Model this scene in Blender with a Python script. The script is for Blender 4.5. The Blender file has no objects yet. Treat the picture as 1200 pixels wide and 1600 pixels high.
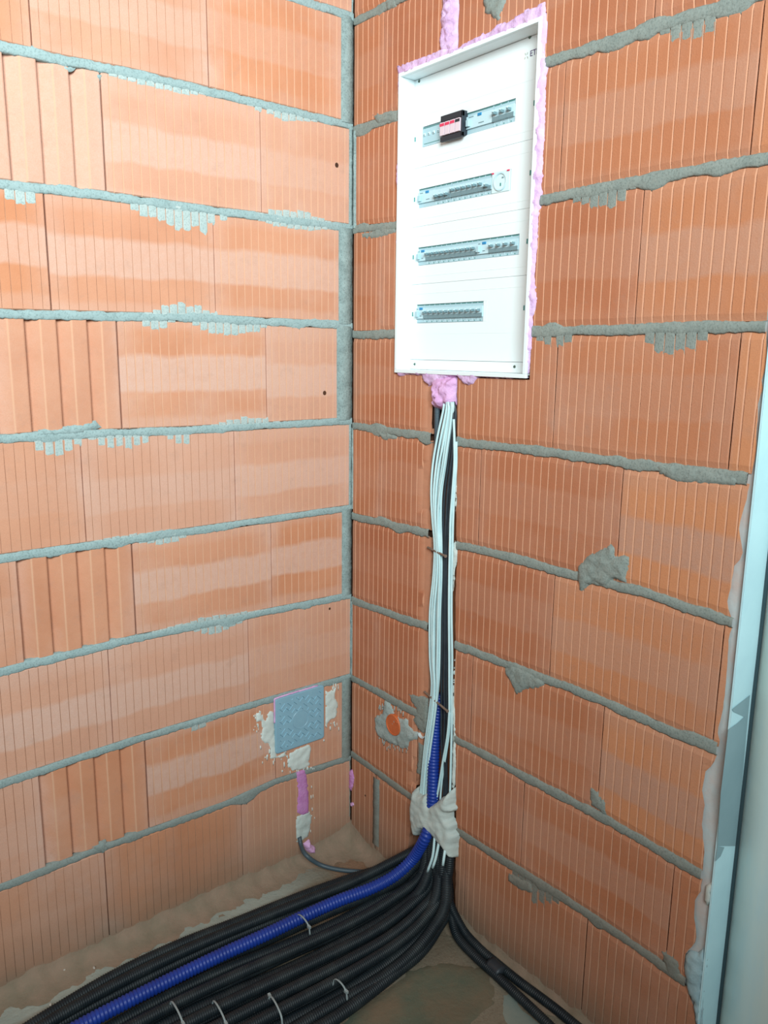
import bpy, bmesh, math, random
import numpy as np
from mathutils import Vector, Matrix, noise
from mathutils.geometry import delaunay_2d_cdt
random.seed(7)
scene = bpy.context.scene
COL = scene.collection

# ------------------------------------------------------------------ camera, world, light, exposure
CAM = np.array([-1.29899648, -1.76682868, 1.44368496])
YAW, PITCH, ROLL, FPX = 0.675512678, 0.199251673, 0.0119847460, 1248.72237
_f = np.array([math.cos(PITCH)*math.sin(YAW), math.cos(PITCH)*math.cos(YAW), -math.sin(PITCH)])
_r0 = np.array([math.cos(YAW), -math.sin(YAW), 0.0]); _u0 = np.cross(_r0, _f)
_r = math.cos(ROLL)*_r0 + math.sin(ROLL)*_u0; _u = -math.sin(ROLL)*_r0 + math.cos(ROLL)*_u0
cd = bpy.data.cameras.new('camera'); cam = bpy.data.objects.new('camera', cd); COL.objects.link(cam)
cam.matrix_world = Matrix(((_r[0], _u[0], -_f[0], CAM[0]), (_r[1], _u[1], -_f[1], CAM[1]), (_r[2], _u[2], -_f[2], CAM[2]), (0, 0, 0, 1)))
cd.sensor_fit = 'VERTICAL'; cd.sensor_height = 36.0; cd.sensor_width = 27.0; cd.lens = FPX*36.0/1600.0
cd.clip_start = 0.02; cd.clip_end = 100
scene.camera = cam
vs = scene.view_settings
vs.view_transform = 'Standard'; vs.look = 'None'; vs.gamma = 1.0; vs.use_curve_mapping = False
vs.exposure = 0.0
w = bpy.data.worlds.new('world'); scene.world = w; w.use_nodes = True
w.node_tree.nodes['Background'].inputs['Color'].default_value = (0.80, 0.96, 1.0, 1)
w.node_tree.nodes['Background'].inputs['Strength'].default_value = 0.15
def area(name, loc, target, sx, sy, power, color):
    l = bpy.data.lights.new(name, 'AREA'); l.shape = 'RECTANGLE'; l.size = sx; l.size_y = sy; l.energy = power; l.color = color
    o = bpy.data.objects.new(name, l); COL.objects.link(o); o.location = loc
    o.rotation_euler = (Vector(target)-Vector(loc)).to_track_quat('-Z', 'Y').to_euler(); return o
wl = area('window_light', (-2.0, -2.8, 2.55), (-0.70, 0.0, 2.15), 1.4, 1.1, 63, (0.88, 0.99, 1.0)); wl.data.spread = math.radians(96)

# ------------------------------------------------------------------ pixel -> place (photo is 1200 x 1600)
def ray(px, py): return (px-600)/FPX*_r - (py-800)/FPX*_u + _f
def onplane(px, py, ax, val):
    d = ray(px, py); t = (val-CAM[ax])/d[ax]; return CAM + t*d
def A(wall, px, py, d=0.0):
    """pixel -> (distance from the corner, height) on a wall, d metres proud of it"""
    p = onplane(px, py, 1 if wall == 'l' else 0, -d)
    return (-p[0] if wall == 'l' else -p[1], p[2])
def P(wall, a, z, d=0.0): return Vector((-a, -d, z)) if wall == 'l' else Vector((-d, -a, z))
def F(px, py, z=0.0): return Vector(onplane(px, py, 2, z))
def n1(x, seed=0.0): return noise.noise(Vector((x, seed*7.31+0.37, seed*3.7)))
def n3(v, s=1.0): return noise.noise(Vector(v)*s)
def interp(pts):
    pts = sorted(pts); xs = [p[0] for p in pts]; ys = [p[1] for p in pts]
    return lambda x: float(np.interp(x, xs, ys))

# ------------------------------------------------------------------ materials
MATS = {}
class NT:
    def __init__(s, name):
        s.m = bpy.data.materials.new(name); s.m.use_nodes = True; s.t = s.m.node_tree; s.b = s.t.nodes['Principled BSDF']; MATS[name] = s.m
    def n(s, typ, **k):
        o = s.t.nodes.new(typ)
        for a, v in k.items(): setattr(o, a, v)
        return o
    def l(s, a, b): s.t.links.new(a, b)
    def noise(s, scale, detail=4, vec=None, rough=.6):
        o = s.n('ShaderNodeTexNoise'); o.inputs['Scale'].default_value = scale; o.inputs['Detail'].default_value = detail; o.inputs['Roughness'].default_value = rough
        if vec is not None: s.l(vec, o.inputs['Vector'])
        return o.outputs['Fac']
    def ramp(s, fac, stops):
        o = s.n('ShaderNodeValToRGB'); s.l(fac, o.inputs[0]); e = o.color_ramp.elements
        while len(e) < len(stops): e.new(0.5)
        for i, (p, c) in enumerate(stops):
            e[i].position = p; e[i].color = (c, c, c, 1) if isinstance(c, (int, float)) else (*c, 1)
        return o.outputs[0]
    def math(s, op, a, b=None, clamp=False):
        o = s.n('ShaderNodeMath', operation=op, use_clamp=clamp)
        for i, v in enumerate((a, b)):
            if v is None: continue
            if isinstance(v, (int, float)): o.inputs[i].default_value = v
            else: s.l(v, o.inputs[i])
        return o.outputs[0]
    def mix(s, f, a, b, mode='MIX'):
        o = s.n('ShaderNodeMix', data_type='RGBA', blend_type=mode)
        for i, v in ((0, f), (6, a), (7, b)):
            if isinstance(v, (int, float)): o.inputs[i].default_value = v
            elif isinstance(v, tuple): o.inputs[i].default_value = (*v, 1)
            else: s.l(v, o.inputs[i])
        return o.outputs[2]
    def bump(s, h, strength=.4, dist=.002):
        o = s.n('ShaderNodeBump'); o.inputs['Strength'].default_value = strength; o.inputs['Distance'].default_value = dist
        s.l(h, o.inputs['Height']); s.l(o.outputs[0], s.b.inputs['Normal'])
    def pos(s):
        return s.n('ShaderNodeNewGeometry').outputs['Position']
    def fin(s, col=None, rough=.8, spec=.3, metal=0):
        if col is not None:
            if isinstance(col, tuple): s.b.inputs['Base Color'].default_value = (*col, 1)
            else: s.l(col, s.b.inputs['Base Color'])
        if isinstance(rough, (int, float)): s.b.inputs['Roughness'].default_value = rough
        else: s.l(rough, s.b.inputs['Roughness'])
        s.b.inputs['Specular IOR Level'].default_value = spec; s.b.inputs['Metallic'].default_value = metal
        return s.m

def brick_mat(name, orange, deep, pale, fresh_lit, light=None):
    m = NT(name)
    at = m.n('ShaderNodeAttribute', attribute_name='blk'); sp = m.n('ShaderNodeSeparateColor'); m.l(at.outputs['Color'], sp.inputs[0])
    uu, vv, rr, pp = sp.outputs[0], sp.outputs[1], sp.outputs[2], at.outputs['Alpha']
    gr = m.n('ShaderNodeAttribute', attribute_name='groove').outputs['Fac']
    pos = m.pos(); wob = m.noise(9, 3, pos); wob2 = m.noise(60, 3, pos)
    v2 = m.math('ADD', vv, m.math('MULTIPLY', m.math('SUBTRACT', wob, .5), .13))
    v2 = m.math('ADD', v2, m.math('MULTIPLY', m.math('SUBTRACT', rr, .5), .12))
    band = m.ramp(v2, [(0.0, .55), (.05, .45), (.10, 0), (.30, 0), (.335, 1), (.63, 1), (.68, 0), (.86, 0), (.93, .35), (1, .5)])
    fac = m.math('MULTIPLY', band, pp)
    fac = m.math('MULTIPLY', fac, m.ramp(wob2, [(.2, .65), (.7, 1)]))
    base = m.mix(m.ramp(m.noise(5, 4, pos), [(.35, 0), (.65, 1)]), orange, deep)
    base = m.mix(m.ramp(rr, [(0, 0), (1, 1)]), base, light or m.mix(.5, base, pale))
    col = m.mix(fac, base, pale)
    # pale bloom along the block's edges and in loose patches
    edge = m.ramp(uu, [(0, .75), (.06, .25), (.16, 0), (.86, 0), (.97, .5)])
    bloom = m.math('MULTIPLY', m.math('ADD', edge, m.ramp(m.noise(3.2, 4, pos), [(.5, 0), (.68, .7)])), m.ramp(m.noise(14, 4, pos), [(.3, .3), (.6, 1)]), True)
    col = m.mix(m.math('MULTIPLY', bloom, .75), col, pale)
    # grey dirt and fine speckle
    col = m.mix(m.ramp(m.noise(22, 5, pos, .7), [(.55, 0), (.78, .35)]), col, (.36, .23, .18))
    col = m.mix(m.ramp(m.noise(420, 2, pos), [(.3, .22), (.62, 0)]), col, deep)
    col = m.mix(m.math('MULTIPLY', gr, .85), col, fresh_lit)  # raw clay tint, plus light on the grooves' corner-side slope painted in
    # mud dust splashed on the foot of the wall
    sx = m.n('ShaderNodeSeparateXYZ'); m.l(pos, sx.inputs[0])
    hz = m.math('ADD', sx.outputs[2], m.math('MULTIPLY', m.math('SUBTRACT', m.noise(11, 4, pos), .5), .09))
    col = m.mix(m.ramp(hz, [(0, .9), (.04, .6), (.12, .25), (.30, .0)]), col, (.24, .175, .125))
    m.bump(m.math('ADD', m.noise(300, 4, pos), m.math('MULTIPLY', m.noise(60, 3, pos), 1.5)), .35, .0012)
    return m.fin(col, .85, .15)
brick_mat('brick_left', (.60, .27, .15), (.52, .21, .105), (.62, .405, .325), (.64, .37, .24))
brick_mat('brick_right_shaded', (.46, .175, .092), (.40, .14, .07), (.52, .285, .20), (.62, .32, .20), (.60, .255, .125))  # same clay as the left wall; its dimmer light is painted into the colour
def mortar_mat(name, c1, c2):
    m = NT(name); pos = m.pos()
    col = m.mix(m.ramp(m.noise(30, 6, pos, .7), [(.3, 0), (.7, 1)]), c1, c2)
    col = m.mix(m.ramp(m.noise(260, 3, pos), [(.35, .5), (.5, 0)]), col, tuple(v*.55 for v in c1))
    sx = m.n('ShaderNodeSeparateXYZ'); m.l(pos, sx.inputs[0])
    col = m.mix(m.ramp(m.math('ADD', sx.outputs[2], m.math('MULTIPLY', m.noise(9, 3, pos), .2)), [(.1, .75), (.75, .0)]), col, (.20, .16, .12))
    m.bump(m.math('ADD', m.noise(180, 5, pos), m.noise(45, 3, pos)), .45, .0018)
    return m.fin(col, .95, .1)
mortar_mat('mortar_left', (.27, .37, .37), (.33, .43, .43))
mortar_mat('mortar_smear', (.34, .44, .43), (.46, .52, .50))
mortar_mat('mortar_right_shaded', (.23, .27, .25), (.29, .32, .29))  # left wall's mortar darkened, with this wall's weaker light in the tone
mortar_mat('mortar_dark', (.20, .26, .255), (.32, .41, .40))
def simple(name, c1, c2=None, scale=20, rough=.6, spec=.3, metal=0, bump=0, bscale=80, bdist=.001):
    m = NT(name); pos = m.pos()
    col = c1 if c2 is None else m.mix(m.ramp(m.noise(scale, 5, pos), [(.35, 0), (.65, 1)]), c1, c2)
    if bump: m.bump(m.noise(bscale, 4, pos), bump, bdist)
    return m.fin(col, rough, spec, metal)
simple('gap_dark', (.11, .05, .03), (.06, .03, .02), 30, .95, .05)
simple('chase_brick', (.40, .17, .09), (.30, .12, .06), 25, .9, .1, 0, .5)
simple('broken_brick', (.56, .26, .14), (.48, .21, .11), 40, .85, .1, 0, .4)
simple('putty', (.56, .62, .58), (.47, .53, .50), 12, .7, .2, 0, .6, 70, .003)
simple('putty_blue', (.38, .53, .57), (.30, .43, .47), 30, .7, .2, 0, .6, 70, .003)
simple('putty_white', (.66, .72, .68), (.55, .60, .56), 14, .7, .2, 0, .5, 90, .002)
simple('gypsum_jamb', (.52, .61, .62), (.58, .48, .44), 14, .85, .1, 0, .4, 60, .002)
simple('jamb_white', (.60, .87, .93), (.54, .80, .87), 8, .6, .3, 0, .25, 50)
simple('jamb_grey', (.29, .43, .47), (.25, .38, .42), 8, .5, .3)
simple('jamb_gap', (.05, .08, .09), None, 8, .9, .1)
m = NT('pale_board'); pos = m.pos(); mp = m.n('ShaderNodeMapping'); m.l(pos, mp.inputs[0]); mp.inputs['Scale'].default_value = (1, 3, .5)
c = m.mix(m.ramp(m.noise(4, 4, mp.outputs[0]), [(.35, 0), (.65, 1)]), (.66, .79, .77), (.74, .80, .73))
c = m.mix(m.ramp(m.noise(9, 5, mp.outputs[0]), [(.55, 0), (.72, .5)]), c, (.56, .76, .80)); m.bump(m.noise(40, 3, pos), .2, .002); m.fin(c, .8, .2)
simple('foam_pale', (.72, .52, .76), (.62, .40, .66), 35, .75, .25, 0, .7, 110, .004)
simple('foam_bright', (.74, .46, .72), (.64, .34, .60), 30, .7, .3, 0, .7, 110, .004)
simple('foam_magenta', (.60, .28, .55), (.52, .20, .46), 45, .8, .2, 0, .8, 200, .002)
simple('board_white', (.80, .90, .92), None, 8, .35, .4)
simple('board_edge', (.62, .72, .74), None, 8, .5, .3)
simple('device_grey', (.40, .58, .64), None, 8, .45, .4)
simple('device_light', (.52, .72, .78), None, 8, .45, .4)
simple('device_dark', (.17, .27, .30), None, 8, .45, .4)
simple('device_black', (.022, .03, .04), None, 8, .5, .4)
simple('device_red', (.70, .05, .12), None, 8, .5, .4)
simple('device_pinkish', (.72, .60, .66), None, 8, .5, .4)
simple('device_blue', (.02, .24, .50), None, 8, .5, .4)
simple('device_green', (.06, .24, .22), None, 8, .6, .3)
simple('socket_white', (.62, .80, .83), None, 8, .35, .4)
simple('screw_metal', (.10, .15, .12), None, 8, .45, .4, .5)
simple('logo_ink', (.10, .06, .16), None, 8, .6, .2)
simple('logo_grey', (.45, .48, .42), None, 8, .6, .2)
simple('cable_white', (.60, .80, .82), (.52, .73, .76), 30, .38, .45)
simple('cable_black', (.018, .026, .034), (.03, .04, .05), 30, .45, .45)
simple('cable_grey', (.06, .09, .11), None, 30, .45, .4)
m = NT('conduit_black'); pos = m.pos()
c = m.mix(m.ramp(m.noise(18, 5, pos), [(.45, 0), (.75, 1)]), (.010, .016, .021), (.026, .034, .037))
c = m.mix(m.ramp(m.noise(350, 2, pos), [(.66, 0), (.74, .5)]), c, (.20, .19, .17)); m.fin(c, .50, .35)
simple('conduit_blue', (.008, .034, .25), (.012, .048, .33), 12, .42, .45)
simple('tie_clear', (.30, .36, .37), None, 8, .4, .4)
simple('nail_rust', (.20, .15, .12), (.30, .22, .17), 90, .6, .3, .4, .5, 300)
simple('lid_grey', (.26, .45, .55), (.24, .42, .52), 30, .38, .45)
simple('orange_plastic', (.62, .15, .045), (.55, .12, .035), 30, .5, .4)
simple('white_plastic', (.62, .70, .72), None, 8, .4, .4)
m = NT('floor_screed'); pos = m.pos()
c = m.mix(m.ramp(m.noise(5, 6, pos), [(.35, 0), (.65, 1)]), (.21, .165, .115), (.25, .225, .17))
c = m.mix(m.ramp(m.noise(2.7, 5, pos), [(.5, 0), (.62, .8)]), c, (.30, .165, .10))
c = m.mix(m.ramp(m.noise(160, 3, pos), [(.3, .4), (.5, 0)]), c, (.13, .10, .07))
sx = m.n('ShaderNodeSeparateXYZ'); m.l(pos, sx.inputs[0])
yy = m.math('ADD', sx.outputs[1], m.math('MULTIPLY', m.math('SUBTRACT', m.noise(6, 4, pos), .5), .05))
strip = m.math('MULTIPLY', m.ramp(m.math('ADD', yy, 1.0), [(.885, 0), (.91, 1), (.955, 1), (.975, .25)]), m.ramp(m.math('MULTIPLY', sx.outputs[0], -1.0), [(.12, 0), (.30, 1)]))
c = m.mix(strip, c, m.mix(m.noise(25, 4, pos), (.28, .33, .30), (.42, .42, .36)))
m.bump(m.math('ADD', m.noise(120, 5, pos), m.math('MULTIPLY', m.noise(20, 3, pos), 2)), .5, .004); m.fin(c, .9, .15)
simple('dust_fillet', (.31, .22, .16), (.24, .19, .135), 18, .95, .1, 0, .6, 90, .003)
simple('membrane_green', (.12, .14, .10), (.19, .15, .10), 10, .85, .2, 0, .6, 50, .004)
simple('screed_pale', (.21, .26, .235), (.26, .29, .25), 14, .85, .2, 0, .4, 90, .002)
simple('crumb', (.50, .46, .40), None, 40, .9, .1)

# ------------------------------------------------------------------ object helpers
def tag(o, label=None, cat=None, group=None, kind=None):
    if label: o['label'] = label
    if cat: o['category'] = cat
    if group: o['group'] = group
    if kind: o['kind'] = kind
    return o
def mk(name, bm, mat, parent=None, smooth=False):
    me = bpy.data.meshes.new(name); bm.to_mesh(me); bm.free()
    mats = mat if isinstance(mat, (list, tuple)) else [mat]
    for q in mats: me.materials.append(MATS[q])
    if smooth: me.polygons.foreach_set('use_smooth', [True]*len(me.polygons))
    o = bpy.data.objects.new(name, me); COL.objects.link(o)
    if parent: o.parent = parent
    return o
def origin(o, loc):
    """move a mesh object's origin without moving its shape"""
    v = Vector(loc); o.data.transform(Matrix.Translation(-v)); o.location = v; return o
def empty(name, loc=(0, 0, 0)):
    o = bpy.data.objects.new(name, None); COL.objects.link(o); o.location = loc; o.empty_display_size = .05; return o
def child(o, parent):
    """parent keeping place; parents here are never rotated"""
    o.parent = parent; o.location = Vector(o.location) - Vector(parent.location); return o

def box(bm, x0, x1, y0, y1, z0, z1, bev=0, mi=0):
    g = bmesh.ops.create_cube(bm, size=1); vs_ = g['verts']
    for v in vs_: v.co = Vector(((x0+x1)/2+v.co.x*(x1-x0), (y0+y1)/2+v.co.y*(y1-y0), (z0+z1)/2+v.co.z*(z1-z0)))
    fs = {f for v in vs_ for f in v.link_faces}
    for f in fs: f.material_index = mi
    if bev:
        es = list({e for v in vs_ for e in v.link_edges}); r = bmesh.ops.bevel(bm, geom=es, offset=bev, segments=2, affect='EDGES', profile=.5)
        for f in r['faces']: f.material_index = mi

def spline(pts, step):
    """dense centripetal-free Catmull-Rom through points, resampled at even spacing"""
    P_ = [Vector(p) for p in pts]; P_ = [P_[0]*2-P_[1]]+P_+[P_[-1]*2-P_[-2]]
    out = []
    for i in range(1, len(P_)-2):
        a, b, c_, d = P_[i-1:i+3]
        for k in range(24):
            t = k/24; out.append(.5*((2*b)+(c_-a)*t+(2*a-5*b+4*c_-d)*t*t+(3*b-a-3*c_+d)*t**3))
    out.append(P_[-2].copy())
    ac = [0.0]
    for i in range(1, len(out)): ac.append(ac[-1]+(out[i]-out[i-1]).length)
    n = max(2, int(ac[-1]/step)); xs = np.linspace(0, ac[-1], n+1); arr = np.array([list(o) for o in out])
    return [Vector((np.interp(x, ac, arr[:, 0]), np.interp(x, ac, arr[:, 1]), np.interp(x, ac, arr[:, 2]))) for x in xs]
def tube(bm, pts, rad, sides=12, pitch=0, step=.012, flat=1.0, flatn=None, depth=.16):
    """pitch>0: ribs of a corrugated conduit"""
    st = pitch/4 if pitch else step
    c_ = spline(pts, st); rings = []
    t0 = (c_[1]-c_[0]).normalized(); ref = Vector((0, 0, 1)) if abs(t0.z) < .9 else Vector((1, 0, 0))
    nrm = (ref - t0*ref.dot(t0)).normalized()
    for i, p in enumerate(c_):
        t = (c_[min(i+1, len(c_)-1)]-c_[max(i-1, 0)]).normalized()
        nrm = (nrm - t*nrm.dot(t)).normalized(); bn = t.cross(nrm)
        r = rad*(1-depth*(.0, .35, 1, .35)[i % 4]) if pitch else rad
        if flatn is not None:
            bn2 = (Vector(flatn)-t*Vector(flatn).dot(t)).normalized(); nn = t.cross(bn2)
            rings.append([bm.verts.new(p+bn2*(math.sin(2*math.pi*k/sides)*r*flat)+nn*(math.cos(2*math.pi*k/sides)*r)) for k in range(sides)])
        else:
            rings.append([bm.verts.new(p+nrm*(math.cos(2*math.pi*k/sides)*r)+bn*(math.sin(2*math.pi*k/sides)*r)) for k in range(sides)])
    for a, b in zip(rings, rings[1:]):
        for k in range(sides): bm.faces.new((a[k], a[(k+1) % sides], b[(k+1) % sides], b[k]))
    bm.faces.new(rings[0][::-1]); bm.faces.new(rings[-1])

def inside(p, poly):
    c_ = False; j = len(poly)-1
    for i in range(len(poly)):
        if (poly[i][1] > p[1]) != (poly[j][1] > p[1]) and p[0] < (poly[j][0]-poly[i][0])*(p[1]-poly[i][1])/(poly[j][1]-poly[i][1])+poly[i][0]: c_ = not c_
        j = i
    return c_
def segdist(p, poly):
    P_ = np.array(poly); Q = np.roll(P_, -1, 0); d = Q-P_; L = (d**2).sum(1)+1e-12
    t = np.clip(((np.array(p)-P_)*d).sum(1)/L, 0, 1); r = P_+d*t[:, None]-np.array(p)
    return math.sqrt((r**2).sum(1).min())
def rough_poly(poly, step, amp, seed):
    """resample an outline and roughen it"""
    out = []
    for i in range(len(poly)):
        a = Vector((*poly[i], 0)); b = Vector((*poly[(i+1) % len(poly)], 0)); n = max(1, int((b-a).length/step))
        nr = Vector((-(b-a).y, (b-a).x, 0)).normalized()
        for k in range(n):
            q = a+(b-a)*(k/n); q = q+nr*(amp*noise.noise(Vector((q.x*130, q.y*130, seed)))+amp*.6*noise.noise(Vector((q.x*400, q.y*400, seed))))
            out.append((q.x, q.y))
    return out
def blob_bm(wall, outline, h, base=0.0, step=.006, edge=.006, lump=.3, lscale=60, rag=.0015, hole=None, seed=1.0, bm=None):
    """a lump spread on a wall: outline in (a,z) metres, height h, rounded rim"""
    poly = rough_poly(outline, step*.8, rag, seed)
    pts = list(poly); edges = [(i, (i+1) % len(poly)) for i in range(len(poly))]
    polys = [poly]
    if hole:
        hp = rough_poly(hole, step, 0, seed); n0 = len(pts); pts += hp; edges += [(n0+i, n0+(i+1) % len(hp)) for i in range(len(hp))]
    ax = [p[0] for p in poly]; az = [p[1] for p in poly]
    x = min(ax)
    while x < max(ax):
        z = min(az)
        while z < max(az):
            q = (x+random.uniform(-.25, .25)*step, z+random.uniform(-.25, .25)*step)
            if inside(q, poly) and segdist(q, poly) > step*.35 and not (hole and (inside(q, hp) or segdist(q, hp) < step*.35)): pts.append(q)
            z += step
        x += step
    r = delaunay_2d_cdt([Vector(p) for p in pts], edges, [], 0, 1e-6)
    bm = bm or bmesh.new(); vv = []
    for p in r[0]:
        d = segdist(p, poly)
        k = 1-math.exp(-d/edge) if d > 1e-5 else 0
        if hole: k = max(k, 0)
        hh = h*k*(1+lump*2*noise.noise(Vector((p[0]*lscale, p[1]*lscale, seed)))+lump*noise.noise(Vector((p[0]*lscale*3, p[1]*lscale*3, seed))))
        vv.append(bm.verts.new(P(wall, p[0], p[1], base+hh if d > 1e-5 else base-.004)))
    for f in r[2]:
        cx = sum(r[0][i][0] for i in f)/len(f); cz = sum(r[0][i][1] for i in f)/len(f)
        if inside((cx, cz), poly) and not (hole and inside((cx, cz), hp)):
            try:
                ff = bm.faces.new([vv[i] for i in f])
                ff.normal_update()
                if (ff.normal.y if wall == 'l' else ff.normal.x) > 0: ff.normal_flip()
            except ValueError: pass
    loose = [v for v in bm.verts if not v.link_faces]
    for v in loose: bm.verts.remove(v)
    return bm
def px(wall, pts, d=0.0): return [A(wall, x, y, d) for x, y in pts]

# ------------------------------------------------------------------ the walls: hollow clay blocks in mortar
JL = {9: [(300, -42), (440, -8), (530, 18)], 8: [(0, 71), (100, 94), (200, 113), (300, 136), (400, 160), (535, 193)],
      7: [(0, 287), (150, 304), (300, 325), (420, 340), (540, 355)], 6: [(0, 490), (130, 493), (300, 497), (525, 508)],
      5: [(0, 686), (100, 680), (300, 672), (545, 658)], 4: [(0, 873), (140, 853), (300, 830), (540, 795)],
      3: [(0, 1051), (212, 998), (400, 960), (545, 931)], 2: [(0, 1226), (200, 1160), (400, 1100), (545, 1058)],
      1: [(0, 1388), (170, 1322), (350, 1258), (430, 1222), (545, 1185)], 0: [(0, 1575), (170, 1508), (290, 1458), (450, 1385), (550, 1322)]}
JR = {9: [(560, -130), (900, -330)], 8: [(556, 28), (610, 8), (850, 98), (1000, 48), (1150, -3)], 7: [(560, 203), (610, 183)],
      6: [], 5: [(560, 667), (640, 678), (710, 690), (860, 707), (1000, 727), (1140, 744), (1180, 750)],
      4: [(560, 809), (665, 832), (715, 852), (800, 872), (900, 900), (1000, 925), (1140, 972)],
      3: [(560, 942), (660, 977), (715, 1010), (850, 1060), (950, 1100), (1110, 1170)],
      2: [(560, 1065), (650, 1115), (715, 1158), (850, 1230), (950, 1283), (1085, 1362)],
      1: [(560, 1186), (640, 1245), (715, 1300), (850, 1385), (950, 1450), (1060, 1528)], 0: [(560, 1318), (712, 1448), (800, 1530), (900, 1600)]}
JR[9] = [(560, -128), (850, -330)]
JR[8] = [(560, 30)] + [(855, 97), (940, 68), (1000, 50)]
JR[8] = [(855, 97), (940, 70), (1000, 50), (1100, 18)]
def jz(wall, pts, default):
    q = [A(wall, x, y) for x, y in pts]
    if not q: return lambda a: default
    return interp(q)
JZL = {k: jz('l', v, .25*k) for k, v in JL.items()}
JZL[9] = lambda a: 2.2555
JZL[10] = lambda a: 2.505
JZR = {k: jz('r', v, .25*k) for k, v in JR.items()}
JZR[9] = lambda a: 2.243; JZR[10] = lambda a: 2.493
JZR[8] = interp([(0, 1.992)]+[A('r', x, y) for x, y in JR[8]])
JZR[7] = interp([A('r', x, y) for x, y in [(562, 357), (615, 352), (841, 313), (950, 292), (1060, 271), (1190, 249)]])
JZR[6] = interp([A('r', x, y) for x, y in [(560, 523), (618, 522), (835, 518), (950, 516), (1080, 512), (1190, 510)]])
def courses(fn, seed):
    return fn
# cut-outs of the right wall: the board's niche and the cable chase
lo_px = [(674, 640), (671, 720), (669, 790), (672, 850), (670, 920), (667, 980), (668, 1060), (664, 1120), (657, 1180), (648, 1240), (641, 1290), (637, 1330), (640, 1380)]
hi_px = [(713, 640), (714, 700), (713, 760), (712, 830), (714, 870), (711, 930), (711, 1000), (709, 1080), (709, 1150), (711, 1200), (712, 1280), (712, 1340), (711, 1400), (712, 1450)]
_lo = sorted((A('r', x, y)[1], A('r', x, y)[0]) for x, y in lo_px); _hi = sorted((A('r', x, y)[1], A('r', x, y)[0]) for x, y in hi_px)
_lof, _hif = interp(_lo), interp(_hi)
top_lo = A('r', 688, 40)[0]; top_hi = A('r', 716, 40)[0]
PB0, PB1, PZ0, PZ1 = .186, .628, 1.386, 2.086
def void(z):
    j = .0035*n1(z*60, 3)+.002*n1(z*200, 5); k = .003*n1(z*70, 9)
    if z > PZ1: return top_lo+j, top_hi+k
    if z > PZ0: return PB0, PB1
    return _lof(z)+j, _hif(z)+k
rag = [(1206, 440), (1197, 500), (1196, 525), (1199, 562), (1189, 595), (1191, 610), (1184, 625), (1182, 662), (1181, 700), (1177, 725), (1171, 750), (1166, 782), (1160, 797), (1154, 825), (1161, 867), (1147, 882), (1144, 900),
       (1143, 907), (1135, 941), (1145, 972), (1138, 997), (1136, 1035), (1134, 1065), (1129, 1110), (1120, 1144), (1124, 1157), (1115, 1193), (1102, 1204), (1097, 1229), (1097, 1240), (1101, 1256), (1096, 1285), (1100, 1330), (1097, 1362), (1094, 1393), (1085, 1407), (1084, 1431), (1087, 1458), (1086, 1472), (1070, 1492), (1068, 1510), (1074, 1551), (1082, 1564), (1087, 1600), (1082, 1640)]
_rg = interp([(A('r', x, y)[1], A('r', x, y)[0]) for x, y in rag])
def ragend(z): return min(_rg(z)+.0012*n1(z*300, 2), 1.129)

def profile(a0, a1, kind, rnd, sl=.0022, fl_=.0007):
    """(a, depth, lighter tint) columns of one block's face"""
    pr = [(a0, -.02, 0), (a0, -.002, 0), (a0+.002, 0, 0)]
    if kind == 'flute':
        n = 4; wv = (a1-a0)/n            # a grows away from the corner: every flute steps down on its corner side
        pr = [(a0, -.03, 0)]
        for i in range(n):
            s = a0+i*wv
            pr += [(s+.0005, -.012 if i else -.01, 0), (s+.0025, -.001, 0), (s+.005, 0, 0), (s+wv*.50, 0, 0), (s+wv*.54, -.0008, 1), (s+wv*.58, -.0022, 0), (s+wv-.001, -.016, 0)]
        pr += [(a1, -.03, 0)]
        return pr
    if kind == 'groove':
        pitch = .0196; n = max(1, int((a1-a0-.012)/pitch)); pitch = (a1-a0-.010)/n if n > 3 else pitch
        for i in range(n):
            c = a0+.005+pitch*(i+.5)+rnd.uniform(-.0004, .0004); g = .0016
            if c+g > a1-.004: break
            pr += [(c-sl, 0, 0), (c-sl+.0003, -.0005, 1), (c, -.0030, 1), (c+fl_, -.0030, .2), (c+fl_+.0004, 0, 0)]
    pr += [(a1-.002, 0, 0), (a1, -.002, 0), (a1, -.02, 0)]
    return pr
GROOVES = {}
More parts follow.
